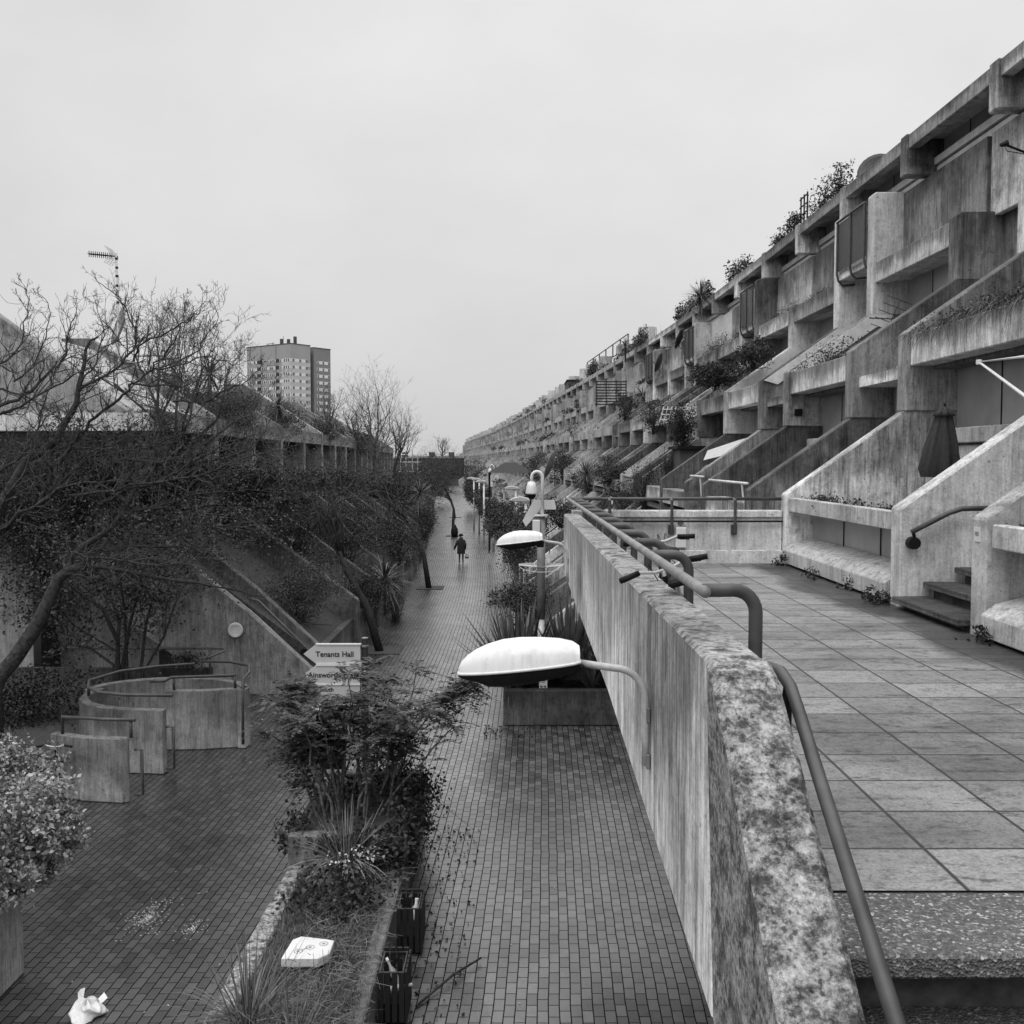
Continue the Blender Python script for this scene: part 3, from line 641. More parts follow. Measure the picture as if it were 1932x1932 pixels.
MB().tube([(-.05, 28, 0), (-.05, 28, 1.95), (0, 28.1, 2.1), (.3, 28.1, 2.12)], .035, 8).tube([(-.05, 28, 1.3), (.3, 28.05, 1.32)], .03, 8).build('hoop', M['black'], hp)

# ------------------------------------------------------------------ signpost
sp = thing('signpost', 'black signpost with two white arrow boards reading Tenants Hall and Ainsworth Way', 'signpost', (-2.46, 17, 0))
MB().tube([(-2.46, 17, 0), (-2.46, 17, 2.84)], .052, 14).build('post', M['black'], sp, smooth=True)
MB().lathe([(.053, 0), (.05, .015), (.0, .02)], (-2.46, 17, 2.84), 14).build('cap', M['steell'], sp)
def text(body, x, z, y, size, parent, name='lettering', align='RIGHT', mat='ink', rot=(math.pi/2, 0, 0), bold=.017):
    c = bpy.data.curves.new('txt', 'FONT'); c.body = body; c.size = size; c.align_x = align; c.align_y = 'CENTER'; c.offset = bold*size; c.extrude = .001
    o = bpy.data.objects.new('txt', c); COL.objects.link(o); bpy.context.view_layer.update()
    me = bpy.data.meshes.new_from_object(o.evaluated_get(bpy.context.evaluated_depsgraph_get())); bpy.data.objects.remove(o)
    me.materials.clear(); me.materials.append(M[mat])
    t = bpy.data.objects.new(name, me); COL.objects.link(t); t.parent = parent
    off = np.array(WL[parent.name]); t.location = tuple(np.array((x, y, z))-off); t.rotation_euler = rot; WL[t.name] = (x, y, z); return t
for z, body, sx in ((2.585, 'Tenants Hall', -2.64), (2.235, 'Ainsworth Way', -2.60)):
    a = MB().prism([(-3.48, z), (-3.27, z+.165), (-2.53, z+.165), (-2.53, z-.165), (-3.27, z-.165)], 16.95, 16.975).build('arrow_board', M['sign'], sp)
    MB().box(-3.27, -2.515, 16.935, 16.99, z+.150, z+.175).box(-3.27, -2.515, 16.935, 16.99, z-.175, z-.150).build('board_edge', M['white'], a)
    text(body, sx, z-.005, 16.944, .125, a)
    for dz in (.13, -.14): MB().lathe([(.058, -.02), (.062, 0), (.058, .02)], (-2.46, 17, z+dz), 14).build('clamp', M['steell'], sp)
nb = MB().box(-3.2, -2.53, 16.95, 16.97, 1.72, 2.04).build('notice_board', M['sign'], sp)
text('South', -2.98, 1.985, 16.944, .10, nb)
lb = thing('litter_bin', 'black litter bin half hidden behind the feathery shrub', 'bin', (-3.15, 18, 0))
MB().lathe([(.17, 0), (.2, .05), (.22, .95), (.235, .97)], (-3.15, 17.9, 0), 16).build('body', M['black'], lb, smooth=True)
MB().lathe([(.245, .97), (.25, 1.02), (.2, 1.16), (.05, 1.22)], (-3.15, 17.9, 0), 16).build('lid', M['black'], lb, smooth=True)
# ------------------------------------------------------------------ island bed in the street
isl = thing('planting_bed', 'low concrete kerbed planting bed with rough grass in the middle of the street', 'planting bed', (-2.2, 11, 0))
MB().box(-2.95, -2.70, 7.5, 13.3, 0, .46).build('kerb_seat', M['concb'], isl, bevel=.02)
MB().box(-1.60, -1.42, 7.5, 13.3, 0, .44).build('kerb', M['concm'], isl, bevel=.02)
MB().box(-2.97, -1.40, 13.301, 13.5, 0, .86).build('end_block', M['concm'], isl, bevel=.02)
MB().box(-2.97, -2.80, 13.501, 15.9, 0, .84).build('kerb', M['concm'], isl, bevel=.02)
MB().box(-1.57, -1.40, 13.501, 15.9, 0, .84).build('kerb', M['concm'], isl, bevel=.02)
MB().box(-2.97, -1.40, 15.901, 16.1, 0, .9).build('end_block', M['concm'], isl, bevel=.02)
def bump_sheet(mb, x0, x1, y0, y1, z, amp, n=24, m=40):
    xs = np.linspace(x0, x1, n); ys = np.linspace(y0, y1, m); X, Y = np.meshgrid(xs, ys)
    Z = z+amp*(np.sin(X*5.1+Y*2.3)+np.sin(Y*4.7-X*3.1)+RNG.normal(size=X.shape)*.5)*.5
    V = np.stack([X, Y, Z], -1).reshape(-1, 3); F = np.array([(j*n+i, j*n+i+1, (j+1)*n+i+1, (j+1)*n+i) for j in range(m-1) for i in range(n-1)])
    return mb.arr(V, F)
bump_sheet(MB(), -2.70, -1.60, 7.5, 13.3, .44, .03).build('low_soil', M['soil'], isl, smooth=True)
bump_sheet(MB(), -2.80, -1.57, 13.5, 15.9, .84, .03).build('high_soil', M['soil'], isl, smooth=True)
def pts_box(n, x0, x1, y0, y1, z0, z1): return np.stack([RNG.uniform(x0, x1, n), RNG.uniform(y0, y1, n), RNG.uniform(z0, z1, n)], 1)
def dirs_up(n, tilt): 
    a = RNG.uniform(0, 2*math.pi, n); e = np.abs(RNG.normal(size=n))*tilt
    return np.stack([np.cos(a)*np.sin(e), np.sin(a)*np.sin(e), np.cos(e)], 1)
n = 7000
g = MB(); blades(g, pts_box(n, -2.72, -1.5, 7.6, 13.3, .42, .48), dirs_up(n, .8), RNG.uniform(.08, .26, n), .008, RNG.uniform(.1, .9, n), 3)
tag(g.build('grass', M['grass']), 'rough tangled grass covering the low end of the street bed', kind='stuff')
n = 1500
A = pts_box(n, -2.3, -1.38, 7.6, 13.3, .47, .60); d = unit(n); d[:, 2] *= .35
g = MB(); twigs(g, A, A+d*RNG.uniform(.05, .28, (n, 1)), .0035, .002)
tag(g.build('dead_stems', M['strawl']), 'pale dead stems lying tangled along the bed edge', kind='stuff')
# ground-cover ivy
c1 = np.concatenate([blob((-1.9, 14.7, .9), (.75, 1.3, .28), 3800, 40, .3), blob((-1.42, 14.4, .65), (.22, 1.3, .5), 2300, 30, .25), blob((-2.05, 13.3, .74), (.5, .18, .2), 1500, 24, .3), blob((-1.6, 13.35, .55), (.25, .2, .3), 900, 16, .3), blob((-2.9, 13.6, .78), (.16, .35, .3), 700, 14, .3), blob((-1.6, 13.2, .72), (.22, .25, .22), 700, 20, .3)])
g = MB(); leaves(g, c1, .06, .045)
tv = pts_box(60, -1.42, -1.2, 13.4, 15.6, .3, .8); g2 = MB(); twigs(g2, tv, tv+RNG.normal(size=(60, 3))*(.25, .25, .2), .004, .003)
tag(g.build('ivy', M['leafd']), 'dark ivy spilling over the high end of the street bed', kind='stuff')
tag(g2.build('ivy_runners', M['twig']), 'thin ivy runners trailing over the bed wall on to the bricks', kind='stuff')
flaxbush('tussock', 'dry strap-leaved tussock in front of the feathery shrub', (-2.15, 13.05, .62), 260, .85, spread=1.3, mat='strawl', W=.018, droop=(.2, 1.0), cat='plant')
flaxbush('grass_clump', 'dark sedge clump at the near kerb of the street bed', (-2.52, 9.55, .45), 130, .95, spread=.95, mat='flax', W=.014, droop=(.2, .9), cat='plant')
flaxbush('grass_clump', 'thin sedge clump at the bottom edge of the photo', (-2.0, 9.1, .45), 90, .8, spread=1., mat='grass', W=.012, droop=(.3, 1.1), cat='plant')
lb2 = thing('low_bush', 'small round-leaved bush with pale flowers in the street bed', 'bush', (-2.15, 12.3, .45))
g = MB(); leaves(g, blob((-2.15, 12.2, .58), (.5, .7, .2), 2000, 40, .3), .055, .045); g.build('leaves', M['leafd'], lb2)
g = MB(); leaves(g, blob((-1.95, 12.75, .78), (.35, .25, .06), 110, 12, .4), .045, .03); tag(g.build('flowers', M['flower'], lb2), kind='stuff')
ld = thing('drain_lid', 'white cut-corner plastic lid with round pictograms lying in the grass', 'lid', (-2.17, 10.75, .52))
oc = [(-.25, -.24), (.14, -.24), (.24, -.13), (.24, .16), (.16, .19), (-.14, .26), (-.22, .18)]
oc = [(-2.17+p[0], 10.72+p[1]*1.0) for p in oc]
MB().prism(oc, .50, .60, 'z').build('slab', M['white'], ld, bevel=.008)
k = MB()
for (x, y) in ((-2.27, 10.63), (-2.16, 10.72), (-2.03, 10.80)):
    for i in range(18):
        a0, a1 = 2*math.pi*i/18, 2*math.pi*(i+1)/18
        k.add([(x+.048*math.cos(a0), y+.048*math.sin(a0), .6035), (x+.048*math.cos(a1), y+.048*math.sin(a1), .6035), (x+.042*math.cos(a1), y+.042*math.sin(a1), .6035), (x+.042*math.cos(a0), y+.042*math.sin(a0), .6035)], [(0,1,2,3)])
    k.box(x-.016, x+.012, y-.012, y+.014, .6025, .6035)
k.build('pictogram', M['steell'], ld)
# feathery compound-leaved shrub
shb = thing('feathery_shrub', 'tall feathery-leaved dark shrub growing in the high end of the street bed', 'shrub', (-2.2, 14.8, .85))
st, lf = MB(), MB(); heads = []
for k in range(38):
    bx_, by = random.uniform(-2.75, -1.7), random.uniform(13.9, 15.4)
    tx, ty = bx_+(bx_+2.2)*.95+random.gauss(0, .32), by+random.gauss(0, .4); h = random.uniform(1.2, 2.0)*(1-.15*abs(tx+2.25))
    P = [np.array((bx_, by, .8))]
    for s in range(1, 6):
        f = s/5; P.append(np.array((bx_+(tx-bx_)*f**1.3+random.gauss(0, .03), by+(ty-by)*f+random.gauss(0, .03), .8+h*f)))
    st.tube(P, np.linspace(.020, .008, 6), 6); heads.append((P[-1], 14)); heads.append((P[-2], 9))
    heads.append((P[-3], 5 if k % 2 else 2))
for k in range(26):   # side sprays: left low and the long right-hand branch
    f = random.random(); heads.append((np.array((-1.5+1.0*f, 14.9+random.gauss(0, .2), 1.95+.55*f+random.gauss(0, .1))), 7))
    heads.append((np.array((-2.75-.5*random.random(), 14.6+random.gauss(0, .3), 1.6+random.gauss(0, .3))), 7))
st.tube([(-1.75, 14.8, .85), (-1.5, 14.9, 1.7), (-1.1, 14.95, 2.2), (-.5, 15, 2.62)], [.02, .016, .012, .006], 6)
def pinnate(mb, base, d, L, npair, wl):
    n = len(base); t = np.linspace(.18, 1, npair); side = np.cross(d, (0, 0, 1.)); side /= np.linalg.norm(side, axis=1)[:, None]+1e-9
    C = []; D = []
    for tt in t:
        p = base+d*L*tt; p[:, 2] -= .35*L[:, 0]*tt**2
        for s in (-1, 1):
            q = side*s*.85+d*.5; q[:, 2] -= .25; C.append(p+q*wl*.5); D.append(q)
    C = np.concatenate(C); D = np.concatenate(D); D /= np.linalg.norm(D, axis=1)[:, None]
    nn = np.array((0, 0, 1.))+RNG.normal(size=C.shape)*.35; b = np.cross(D, nn); b /= np.linalg.norm(b, axis=1)[:, None]
    l = wl*RNG.uniform(.75, 1.2, (len(C), 1)); V = np.stack([C-D*l/2, C+b*l*.2-D*l*.05, C+D*l/2, C-b*l*.2-D*l*.05], 1).reshape(-1, 3)
    mb.arr(V, np.arange(len(C)*4).reshape(-1, 4))
for (p, m) in heads:
    a = RNG.uniform(0, 2*math.pi, m); e = RNG.uniform(-.1, .95, m); d = np.stack([np.cos(a)*np.cos(e), np.sin(a)*np.cos(e), np.sin(e)], 1)
    pinnate(lf, np.repeat(p[None], m, 0)+RNG.normal(size=(m, 3))*.03, d, RNG.uniform(.22, .42, (m, 1)), 8, .085)
st.build('stems', M['barkl'], shb); lf.build('leaves', M['leafm'], shb)
fl = MB(); leaves(fl, np.concatenate([p+RNG.normal(size=(26, 3))*(.05, .05, .06)+(0, 0, .03) for p, m in heads[::9]]), .03, .02); tag(fl.build('blossom', M['flower'], shb), kind='stuff')
# slatted bins on the bed wall
def slat_bin(x, y, label):
    t = thing('slatted_bin', label, 'bin', (x, y, 0), 'slatted litter bins beside the street bed')
    w, l, z = .30, .50, .57
    for i in range(5):
        yy = y-l/2+.04+i*.105; MB().box(x+w/2-.012, x+w/2+.012, yy-.04, yy+.04, .04, z).build('slat', M['wood'], t, bevel=.004)
    for i in range(4):
        xx = x-w/2+.042+i*.072; MB().box(xx-.028, xx+.028, y-l/2-.012, y-l/2+.012, .04, z).build('slat', M['wood'], t, bevel=.004)
        MB().box(xx-.028, xx+.028, y+l/2-.012, y+l/2+.012, .04, z+.02).build('slat', M['wood'], t, bevel=.004)
    MB().tube([(x-w/2+.03, y-l/2+.03, z-.02), (x+w/2-.03, y-l/2+.03, z-.02), (x+w/2-.03, y+l/2-.03, z-.02), (x-w/2+.03, y+l/2-.03, z-.02), (x-w/2+.03, y-l/2+.03, z-.02)], .010, 6).build('liner_rim', M['steel'], t)
    MB().box(x-w/2+.03, x+w/2-.03, y-l/2+.03, y+l/2-.03, .05, .22).build('liner_base', M['black'], t)
    return t
slat_bin(-1.24, 10.5, 'near dark slatted litter bin holding glass bottles'); slat_bin(-1.22, 12.0, 'farther dark slatted litter bin holding a pale bottle')
def bottle(c, d, L, label, mat='steell', r=.037):
    t = thing('bottle', label, 'bottle', c); MB().lathe([(r*.9, 0), (r, .02), (r, L*.55), (r*.4, L*.75), (r*.36, L)], c, 12, d).build('glass', M[mat], t, smooth=True)
    MB().lathe([(r*.45, L*.93), (r*.45, L*1.04)], c, 10, d).build('cap', M['white'], t)
bottle((-1.18, 10.44, .32), (-.35, .35, .55), .30, 'clear bottle leaning upright in the near slatted bin')
bottle((-1.30, 10.38, .30), (.9, .1, .2), .26, 'bottle lying flat across the near slatted bin', 'galv')
bottle((-1.16, 11.94, .34), (.1, .2, 1), .24, 'pale bottle standing in the farther slatted bin', 'galv', .05)
br = thing('branch', 'dead dark branch lying across the bricks right of the bins', 'branch', (-.6, 11.2, 0))
p0, p1 = at(785, 1893, 10.6), at(908, 1795, 11.6); p0[2] = .02; p1[2] = .05
pm = (p0*.45+p1*.55)+(0, .03, .03)
MB().tube([p0, pm, p1], [.014, .016, .011], 6).tube([pm, pm+(.12, -.06, .04)], [.009, .004], 5).build('stick', M['bark'], br)

# litter
bg = thing('carrier_bag', 'crumpled white plastic carrier bag lying on the bricks', 'bag', (-4.45, 10.5, 0))
bm_v = []; nu, nv = 16, 9
mb = MB()
for j in range(nv):
    ph = math.pi*.5*j/(nv-1)
    for i in range(nu):
        th = 2*math.pi*i/nu; r = (1+.28*math.sin(3*th+j)+.2*math.sin(7*th+2.1*j)+random.gauss(0, .1))
        bm_v.append((-4.45+.17*r*math.cos(th)*math.cos(ph)**.7, 10.45+.17*r*math.sin(th)*math.cos(ph)**.7, .005+.15*math.sin(ph)*(1+.4*math.sin(5*th))))
mb.add(bm_v, [(j*nu+i, j*nu+(i+1) % nu, (j+1)*nu+(i+1) % nu, (j+1)*nu+i) for j in range(nv-1) for i in range(nu)])
bo = mb.build('body', M['bag'], bg, smooth=True); bo.modifiers.new('sub', 'SUBSURF').render_levels = 2
mb = MB()
mb.add([(-4.56, 10.5, .1), (-4.52, 10.52, .12), (-4.58, 10.72, .16), (-4.64, 10.74, .13), (-4.66, 10.72, .1)], [(0,1,2,3,4)]).add([(-4.40, 10.5, .1), (-4.33, 10.45, .1), (-4.30, 10.62, .1), (-4.36, 10.68, .13)], [(0,1,2,3)]).build('handles', M['bag'], bg)
n = 300
R = np.abs(RNG.normal(size=n))*.22; T = RNG.uniform(0, 2*math.pi, n)
C = np.stack([-4.62+R*np.cos(T)*.8, 12.75+R*np.sin(T)*1.6, np.full(n, .008)], 1); C[:60] += (.62, -.25, 0); C[:60, :2] = C[:60, :2]*.6+np.array((-3.95, 12.35))*.4
g = MB(); d = unit(n); d[:, 2] *= .1; twigs(g, C, C+d*.016, .005, .0035)
tag(g.build('spilled_rice', M['white']), 'spilled pale grains scattered on the dark bricks', kind='stuff')
n = 80; C = pts_box(n, -5.2, .7, 9.3, 20, .006, .01); C = C[~((C[:, 0] > -3.2) & (C[:, 0] < -1.3))]
g = MB(); d = unit(len(C)); d[:, 2] *= .05; twigs(g, C, C+d*RNG.uniform(.01, .05, (len(C), 1)), .006, .004)
tag(g.build('litter_specks', M['concl']), 'tiny pale specks of litter on the brick street', kind='stuff')
n = 900; C = np.concatenate([pts_box(n//2, -1.45, -.5, 9.5, 16, .01, .03), pts_box(n//2, -.6, .7, 21, 22.2, .01, .03)])
C = C[RNG.random(len(C)) < np.exp(-np.abs(C[:, 0]+1.2)*1.4)+.12]
g = MB(); leaves(g, C, .05, .035, out=np.array((0, 0, .05)))
tag(g.build('fallen_leaves', M['leafd']), 'small fallen leaves on the bricks beside the bed', kind='stuff')

# ------------------------------------------------------------------ left: planter with variegated bush, curved concrete enclosures
lp = thing('planter', 'pale concrete planter wall at the bottom left corner', 'planter', (-6.3, 11, 0))
MB().prism([(-5.53, 11.35), (-5.70, 11.50), (-9, 11.50), (-9, 11.33), (-5.74, 11.33), (-5.72, 11.30), (-5.72, 9), (-5.53, 9)], 0, .92, 'z').build('wall', M['concm'], lp, bevel=.02)
MB().box(-9, -5.72, 9, 11.33, 0, .78).build('soil_bed', M['soil'], lp)
vb = thing('variegated_bush', 'pale-edged leafy bush overflowing the bottom left planter', 'bush', (-6.3, 11.4, .8))
C = np.concatenate([blob((-6.15, 11.8, 1.8), (.95, .9, .62), 17000, 120, .13, .7), blob((-5.65, 11.7, 1.4), (.52, .6, .42), 9000, 80, .14, .7), blob((-6.0, 11.3, 1.25), (.75, .5, .4), 6000, 60, .15, .65)])
g = MB(); leaves(g, C, .055, .036); g.build('leaves', M['leafv'], vb)
g = MB(); grow(g, (-6.6, 11.6, .8), (.1, 0, 1), .5, .02, 3); g.build('stems', M['bark'], vb)

def enclosure(label, pts, h, thick=.17, cap=True):
    """curved standing wall along a plan polyline"""
    t = thing('concrete_screen', label, 'concrete screen', (pts[0][0], pts[0][1], 0), 'board-marked concrete screens around the spiral ramp')
    P = [np.array(p) for p in pts]; L, R_ = [], []
    for i in range(len(P)):
        d = P[min(i+1, len(P)-1)]-P[max(i-1, 0)]; d /= np.linalg.norm(d); nrm = np.array((-d[1], d[0])); L.append(P[i]+nrm*thick/2); R_.append(P[i]-nrm*thick/2)
    MB().prism([tuple(p) for p in L+R_[::-1]], 0, h, 'z').build('wall', M['concm'], t, bevel=.015); return t
e1 = enclosure('nearest concrete screen, a short box wall with a tube rail on top', [(-7.95, 17.55), (-7.3, 17.3), (-6.62, 17.2), (-6.55, 17.25)], 1.1)
e2 = enclosure('middle concrete screen with curved left end below a looping rail', [(-8.35, 20.6), (-8.42, 20.2), (-8.35, 19.75), (-8.1, 19.35), (-7.7, 19.05), (-7.2, 18.88), (-6.45, 18.8)], 1.2)
e3 = enclosure('right-hand concrete screen, tallest and nearest the stair wall', [(-6.95, 20.4), (-6.3, 20.42), (-5.55, 20.6), (-5.40, 20.75)], 1.2)
ring = [(-7.0+1.55*math.cos(a), 20.55+1.05*math.sin(a)) for a in np.linspace(-.12, math.pi*1.03, 20)]
e4 = enclosure('rear curved concrete screen closing the ring behind the others', ring, 1.2)
def rail(label, pts, r, parts=(), parent=None):
    t = thing('tube_rail', label, 'rail', pts[0], 'rusty tube rails on the concrete screens')
    MB().tube(pts, r, 8).build('rail', M['steel'], t, smooth=True)
    for p in parts: MB().tube(p, r, 8).build('rail_post', M['steel'], t, smooth=True)
    return t
rail('rusty rail along the top of the nearest concrete screen', [(-7.75, 17.45, 1.11), (-7.75, 17.45, 1.4), (-6.95, 17.2, 1.42), (-6.38, 17.15, 1.42)], .03, [[(-6.47, 17.18, 1.42), (-6.47, 17.18, 1.11)], [(-6.42, 17.2, .9), (-6.30, 17.2, .9), (-6.30, 17.2, .12), (-6.42, 17.2, .12)]])
rail('curved rusty rail looping round the left end of the middle screen', [(-6.3, 18.8, 1.46), (-7.2, 18.85, 1.46), (-7.75, 19.05, 1.46), (-8.1, 19.4, 1.47), (-8.3, 19.9, 1.5), (-8.0, 20.7, 1.52), (-7.4, 21.2, 1.52), (-6.7, 21.45, 1.52)], .032, [[(-8.3, 19.9, 1.5), (-8.32, 19.92, 1.2)], [(-6.4, 18.7, .9), (-6.26, 18.7, .9), (-6.26, 18.7, .12), (-6.4, 18.7, .12)]])
rail('straight rusty rail on the right-hand concrete screen', [(-7.2, 20.2, 1.42), (-6.9, 20.15, 1.44), (-6.85, 20.38, 1.46), (-5.6, 20.58, 1.46)], .03, [[(-6.8, 20.4, 1.46), (-6.8, 20.4, 1.2)], [(-5.62, 20.58, 1.46), (-5.62, 20.58, 1.2)]])
rail('rusty rail curling from the rear screen down the right-hand screen end', [(-6.6, 21.6, 1.55), (-6.0, 21.55, 1.55), (-5.5, 21.2, 1.54), (-5.36, 20.7, 1.5), (-5.42, 20.45, 1.42), (-5.43, 20.42, .1)], .032, [[(-5.43, 20.42, .9), (-5.45, 20.55, .9)]])
rail('rear guard rail on posts below the pale wall', [(-10.6, 24.2, 1.35), (-6.9, 24.2, 1.35), (-6.75, 23.9, 1.35), (-7.1, 23.3, 1.25), (-7.15, 23.2, .8)], .035, [[(-9.2, 24.2, 1.35), (-9.2, 24.2, .4)], [(-7.2, 24.2, 1.35), (-7.2, 24.2, .4)]])
bw = thing('bed_wall', 'low dark concrete bed wall behind the curved screens', 'wall', (-9, 21.5, 0))
MB().box(-13, -7.2, 24.3, 24.45, 0, .85).build('wall', M['concd'], bw); MB().box(-14, -8.5, 19.1, 24.3, 0, .32).build('soil_bed', M['soil'], bw)
MB().box(-14, -8.5, 18.9, 19.1, 0, .34).build('kerb', M['concm'], bw)
pwl = thing('rendered_wall', 'pale rendered wall glimpsed behind the multi-stem shrub', 'wall', (-11, 27, 0))
MB().box(-24, -7.9, 27.0, 27.2, 0, 4.4).build('wall', M['concm'], pwl)
sw = thing('stair_wall', 'sloping concrete stair wall with a white round vent', 'wall', (-6.7, 25.3, 0))
MB().prism([(-8.3, 0), (-5.0, 0), (-4.9, .1), (-4.9, .56), (-6.6, 2.12), (-9.6, 4.6), (-11.5, 4.6), (-11.5, 3.2), (-8.3, .9)], 25.2, 25.5).build('wall', M['concm'], sw, bevel=.02)
MB().prism([(-4.86, 0), (-4.86, .35), (-6.57, 1.95), (-9.6, 4.45), (-9.6, 4.2), (-6.57, 0)], 25.51, 26.4).build('stair_flight', M['concl'], sw)
MB().prism([(-4.86, .3), (-4.86, .85), (-6.57, 2.45), (-9.6, 4.95), (-9.6, 4.4), (-6.57, 1.9)], 26.41, 26.7).build('stair_side', M['concd'], sw, bevel=.02)
MB().lathe([(.001, -.02), (.12, -.02), (.125, -.035), (.175, -.035), (.19, 0)], (-6.85, 25.19, 1.62), 26, (0, 1, 0)).build('vent', M['cream'], sw)
MB().tube([(-6.5, 25.1, 2.42), (-6.25, 25.1, 2.36), (-4.95, 25.1, 1.05), (-4.9, 25.1, .98)], .032, 8).build('handrail', M['steel'], sw, smooth=True)
MB().lathe([(.09, -.03), (.09, .03)], (-5.15, 25.15, 1.08), 12, (0, 1, 0)).build('rail_boss', M['black'], sw)
bk = thing('bicycle', 'dark bicycle parked behind the nearest concrete screen, mostly hidden by the bush', 'bicycle', (-7.9, 16.6, 0))
def bicycle(t, x, y, z, sgn=1, bar_h=.98, bars=True):
    """bicycle standing along the street direction; front wheel at +y*sgn"""
    def wheel(yc):
        w = MB(); n = 26; P = [(x, yc+.32*math.cos(a), z+.34+.32*math.sin(a)) for a in np.linspace(0, 2*math.pi, n)]
        o = MB().tube(P, .02, 6).build('wheel', M['tyre'], t, smooth=True)
        s = MB()
        for k in range(14):
            a = math.pi*2*k/14; s.tube([(x, yc, z+.34), (x, yc+.31*math.cos(a), z+.34+.31*math.sin(a))], .0025, 4)
        s.lathe([(.03, -.04), (.03, .04)], (x, yc, z+.34), 8, (1, 0, 0)).build('spokes', M['galv'], o)
    fy, by = y+.52*sgn, y-.52*sgn; wheel(fy); wheel(by)
    st_, ht, bb = np.array((x, y-.18*sgn, z+.78)), np.array((x, y+.36*sgn, z+.82)), np.array((x, y-.08*sgn, z+.3))
    f = MB()
    for a, b in ((st_, ht), (st_, bb), (bb, ht), (st_, (x, by, z+.34)), (bb, (x, by, z+.34)), (ht, (x, fy, z+.34)), (ht, ht+(0, -.03*sgn, .12))): f.tube([a, b], .017, 7)
    f.build('frame', M['black'], t)
    MB().tube([st_, st_+(0, -.04*sgn, .16)], .014, 6).build('seat_post', M['galv'], t)
    s = st_+(0, -.05*sgn, .17)
    MB().prism([(s[0]-.075, s[1]-.13*sgn), (s[0]-.02, s[1]+.14*sgn), (s[0]+.02, s[1]+.14*sgn), (s[0]+.075, s[1]-.13*sgn)][::sgn], s[2], s[2]+.055, 'z').build('saddle', M['black'], t, bevel=.02)
    h = ht+(0, -.03*sgn, bar_h-.82)
    hb = MB().tube([h+(-.28, -.06*sgn, .02), h+(-.16, -.01*sgn, .03), h+(-.06, 0, 0), h+(.06, 0, 0), h+(.16, -.01*sgn, .03), h+(.3, -.06*sgn, .02)], .013, 7).tube([h, ht], .016, 6).build('handlebar', M['galv'], t, smooth=True)
    for q in (-1, 1):
        MB().tube([h+(.17*q, -.015*sgn, .03), h+(.31*q, -.065*sgn, .02)], .021, 8).build('grip', M['black'], hb, smooth=True)
        MB().tube([h+(.14*q, 0, .03), h+(.2*q, .06*sgn, .0), h+(.28*q, .05*sgn, -.01)], .007, 5).build('brake_lever', M['black'], hb)
    c = MB()
    for q in (-.1, .02, .1): c.tube([h+(q, 0, .02), h+(q*.8, .1*sgn, .06), h+(q*.3, .08*sgn, -.12), ht+(0, .02*sgn, -.1)], .004, 4)
    c.build('brake_cable', M['black'], t)
    MB().obox(st_+(0, -.08*sgn, .02), (1,0,0), (0,1,0), (0,0,1), .03, .05, .04).build('rear_light', M['black'], t)
bicycle(bk, -7.72, 16.75, 0)
b1 = thing('bicycle', 'bicycle locked to the rail with one handlebar grip poking over the wall', 'bicycle', (1.32, 6.75, 4.1)); bicycle(b1, 1.32, 6.75, 4.1, 1); b1.rotation_euler[1] = -.28
b2 = thing('bicycle', 'second bicycle locked farther along, its black grip against the end parapet', 'bicycle', (1.4, 8.6, 4.1)); bicycle(b2, 1.4, 8.6, 4.1, 1, 1.0); b2.rotation_euler[1] = -.12
# things on the terrace
lt = thing('bulkhead_light', 'pale tall wall light on the end parapet', 'light', (2.81, 17, 4.4))
MB().box(2.72, 2.90, 16.96, 17.058, 4.36, 4.70).build('body', M['white'], lt, bevel=.012); MB().lathe([(.03, -.02), (.05, 0)], (2.81, 17.05, 4.77), 12, (0, 1, 0)).build('boss', M['steell'], lt)
nr = thing('stair_rail', 'short cranked tube rail beside the three house steps', 'rail', (5, 11.8, 5))
P = [at(1720, 1004, 11.75), at(1790, 968, 11.75), at(1815, 960, 11.75), at(1900, 958, 11.75)]
MB().tube(P, .03, 8).build('rail', M['steel'], nr, smooth=True)
q = at(1720, 1024, 11.85); MB().lathe([(.07, -.1), (.075, 0)], q, 14, (0, 1, 0)).tube([P[0]+(.02, 0, 0), q+(.02, -.06, 0)], .02, 6).build('rail_boss', M['black'], nr)
pn = thing('house_number', 'small white house number plate reading 113', 'number plate', (4.5, 9.9, 5))
MB().box(4.508, 4.52, 9.85, 9.97, 5.02, 5.16).build('plate', M['white'], pn)
WL['pnx'] = 0
text('113', 4.357, 5.05, 9.90, .055, pn, align='CENTER', rot=(math.pi/2, 0, -math.pi/2)).location = tuple(np.array((4.5055, 9.91, 5.095))-np.array(WL[pn.name]))
pa = thing('parasol', 'folded dark parasol standing on the house patio', 'parasol', at(1772, 900, 14.6))
px, py, pz = at(1772, 900, 14.6)
cnp = []; n = 70
for (z, r) in ((0, .22), (.12, .255), (.45, .20), (.75, .13), (.86, .105), (.87, .135), (.92, .11), (.99, .05), (1.0, .01)):
    cnp.append([(px+.06*z+r*(1+.16*math.sin(7*2*math.pi*k/n+1.4*z)+.05*math.sin(19*2*math.pi*k/n-3*z))*math.cos(2*math.pi*k/n), py+r*(1+.16*math.sin(7*2*math.pi*k/n+1.4*z)+.05*math.sin(19*2*math.pi*k/n-3*z))*math.sin(2*math.pi*k/n), pz+z) for k in range(n)])
mb = MB(); mb.add([p for r in cnp for p in r], [(i*n+k, i*n+(k+1) % n, (i+1)*n+(k+1) % n, (i+1)*n+k) for i in range(len(cnp)-1) for k in range(n)]); mb.build('canopy', M['cloth'], pa, smooth=True)
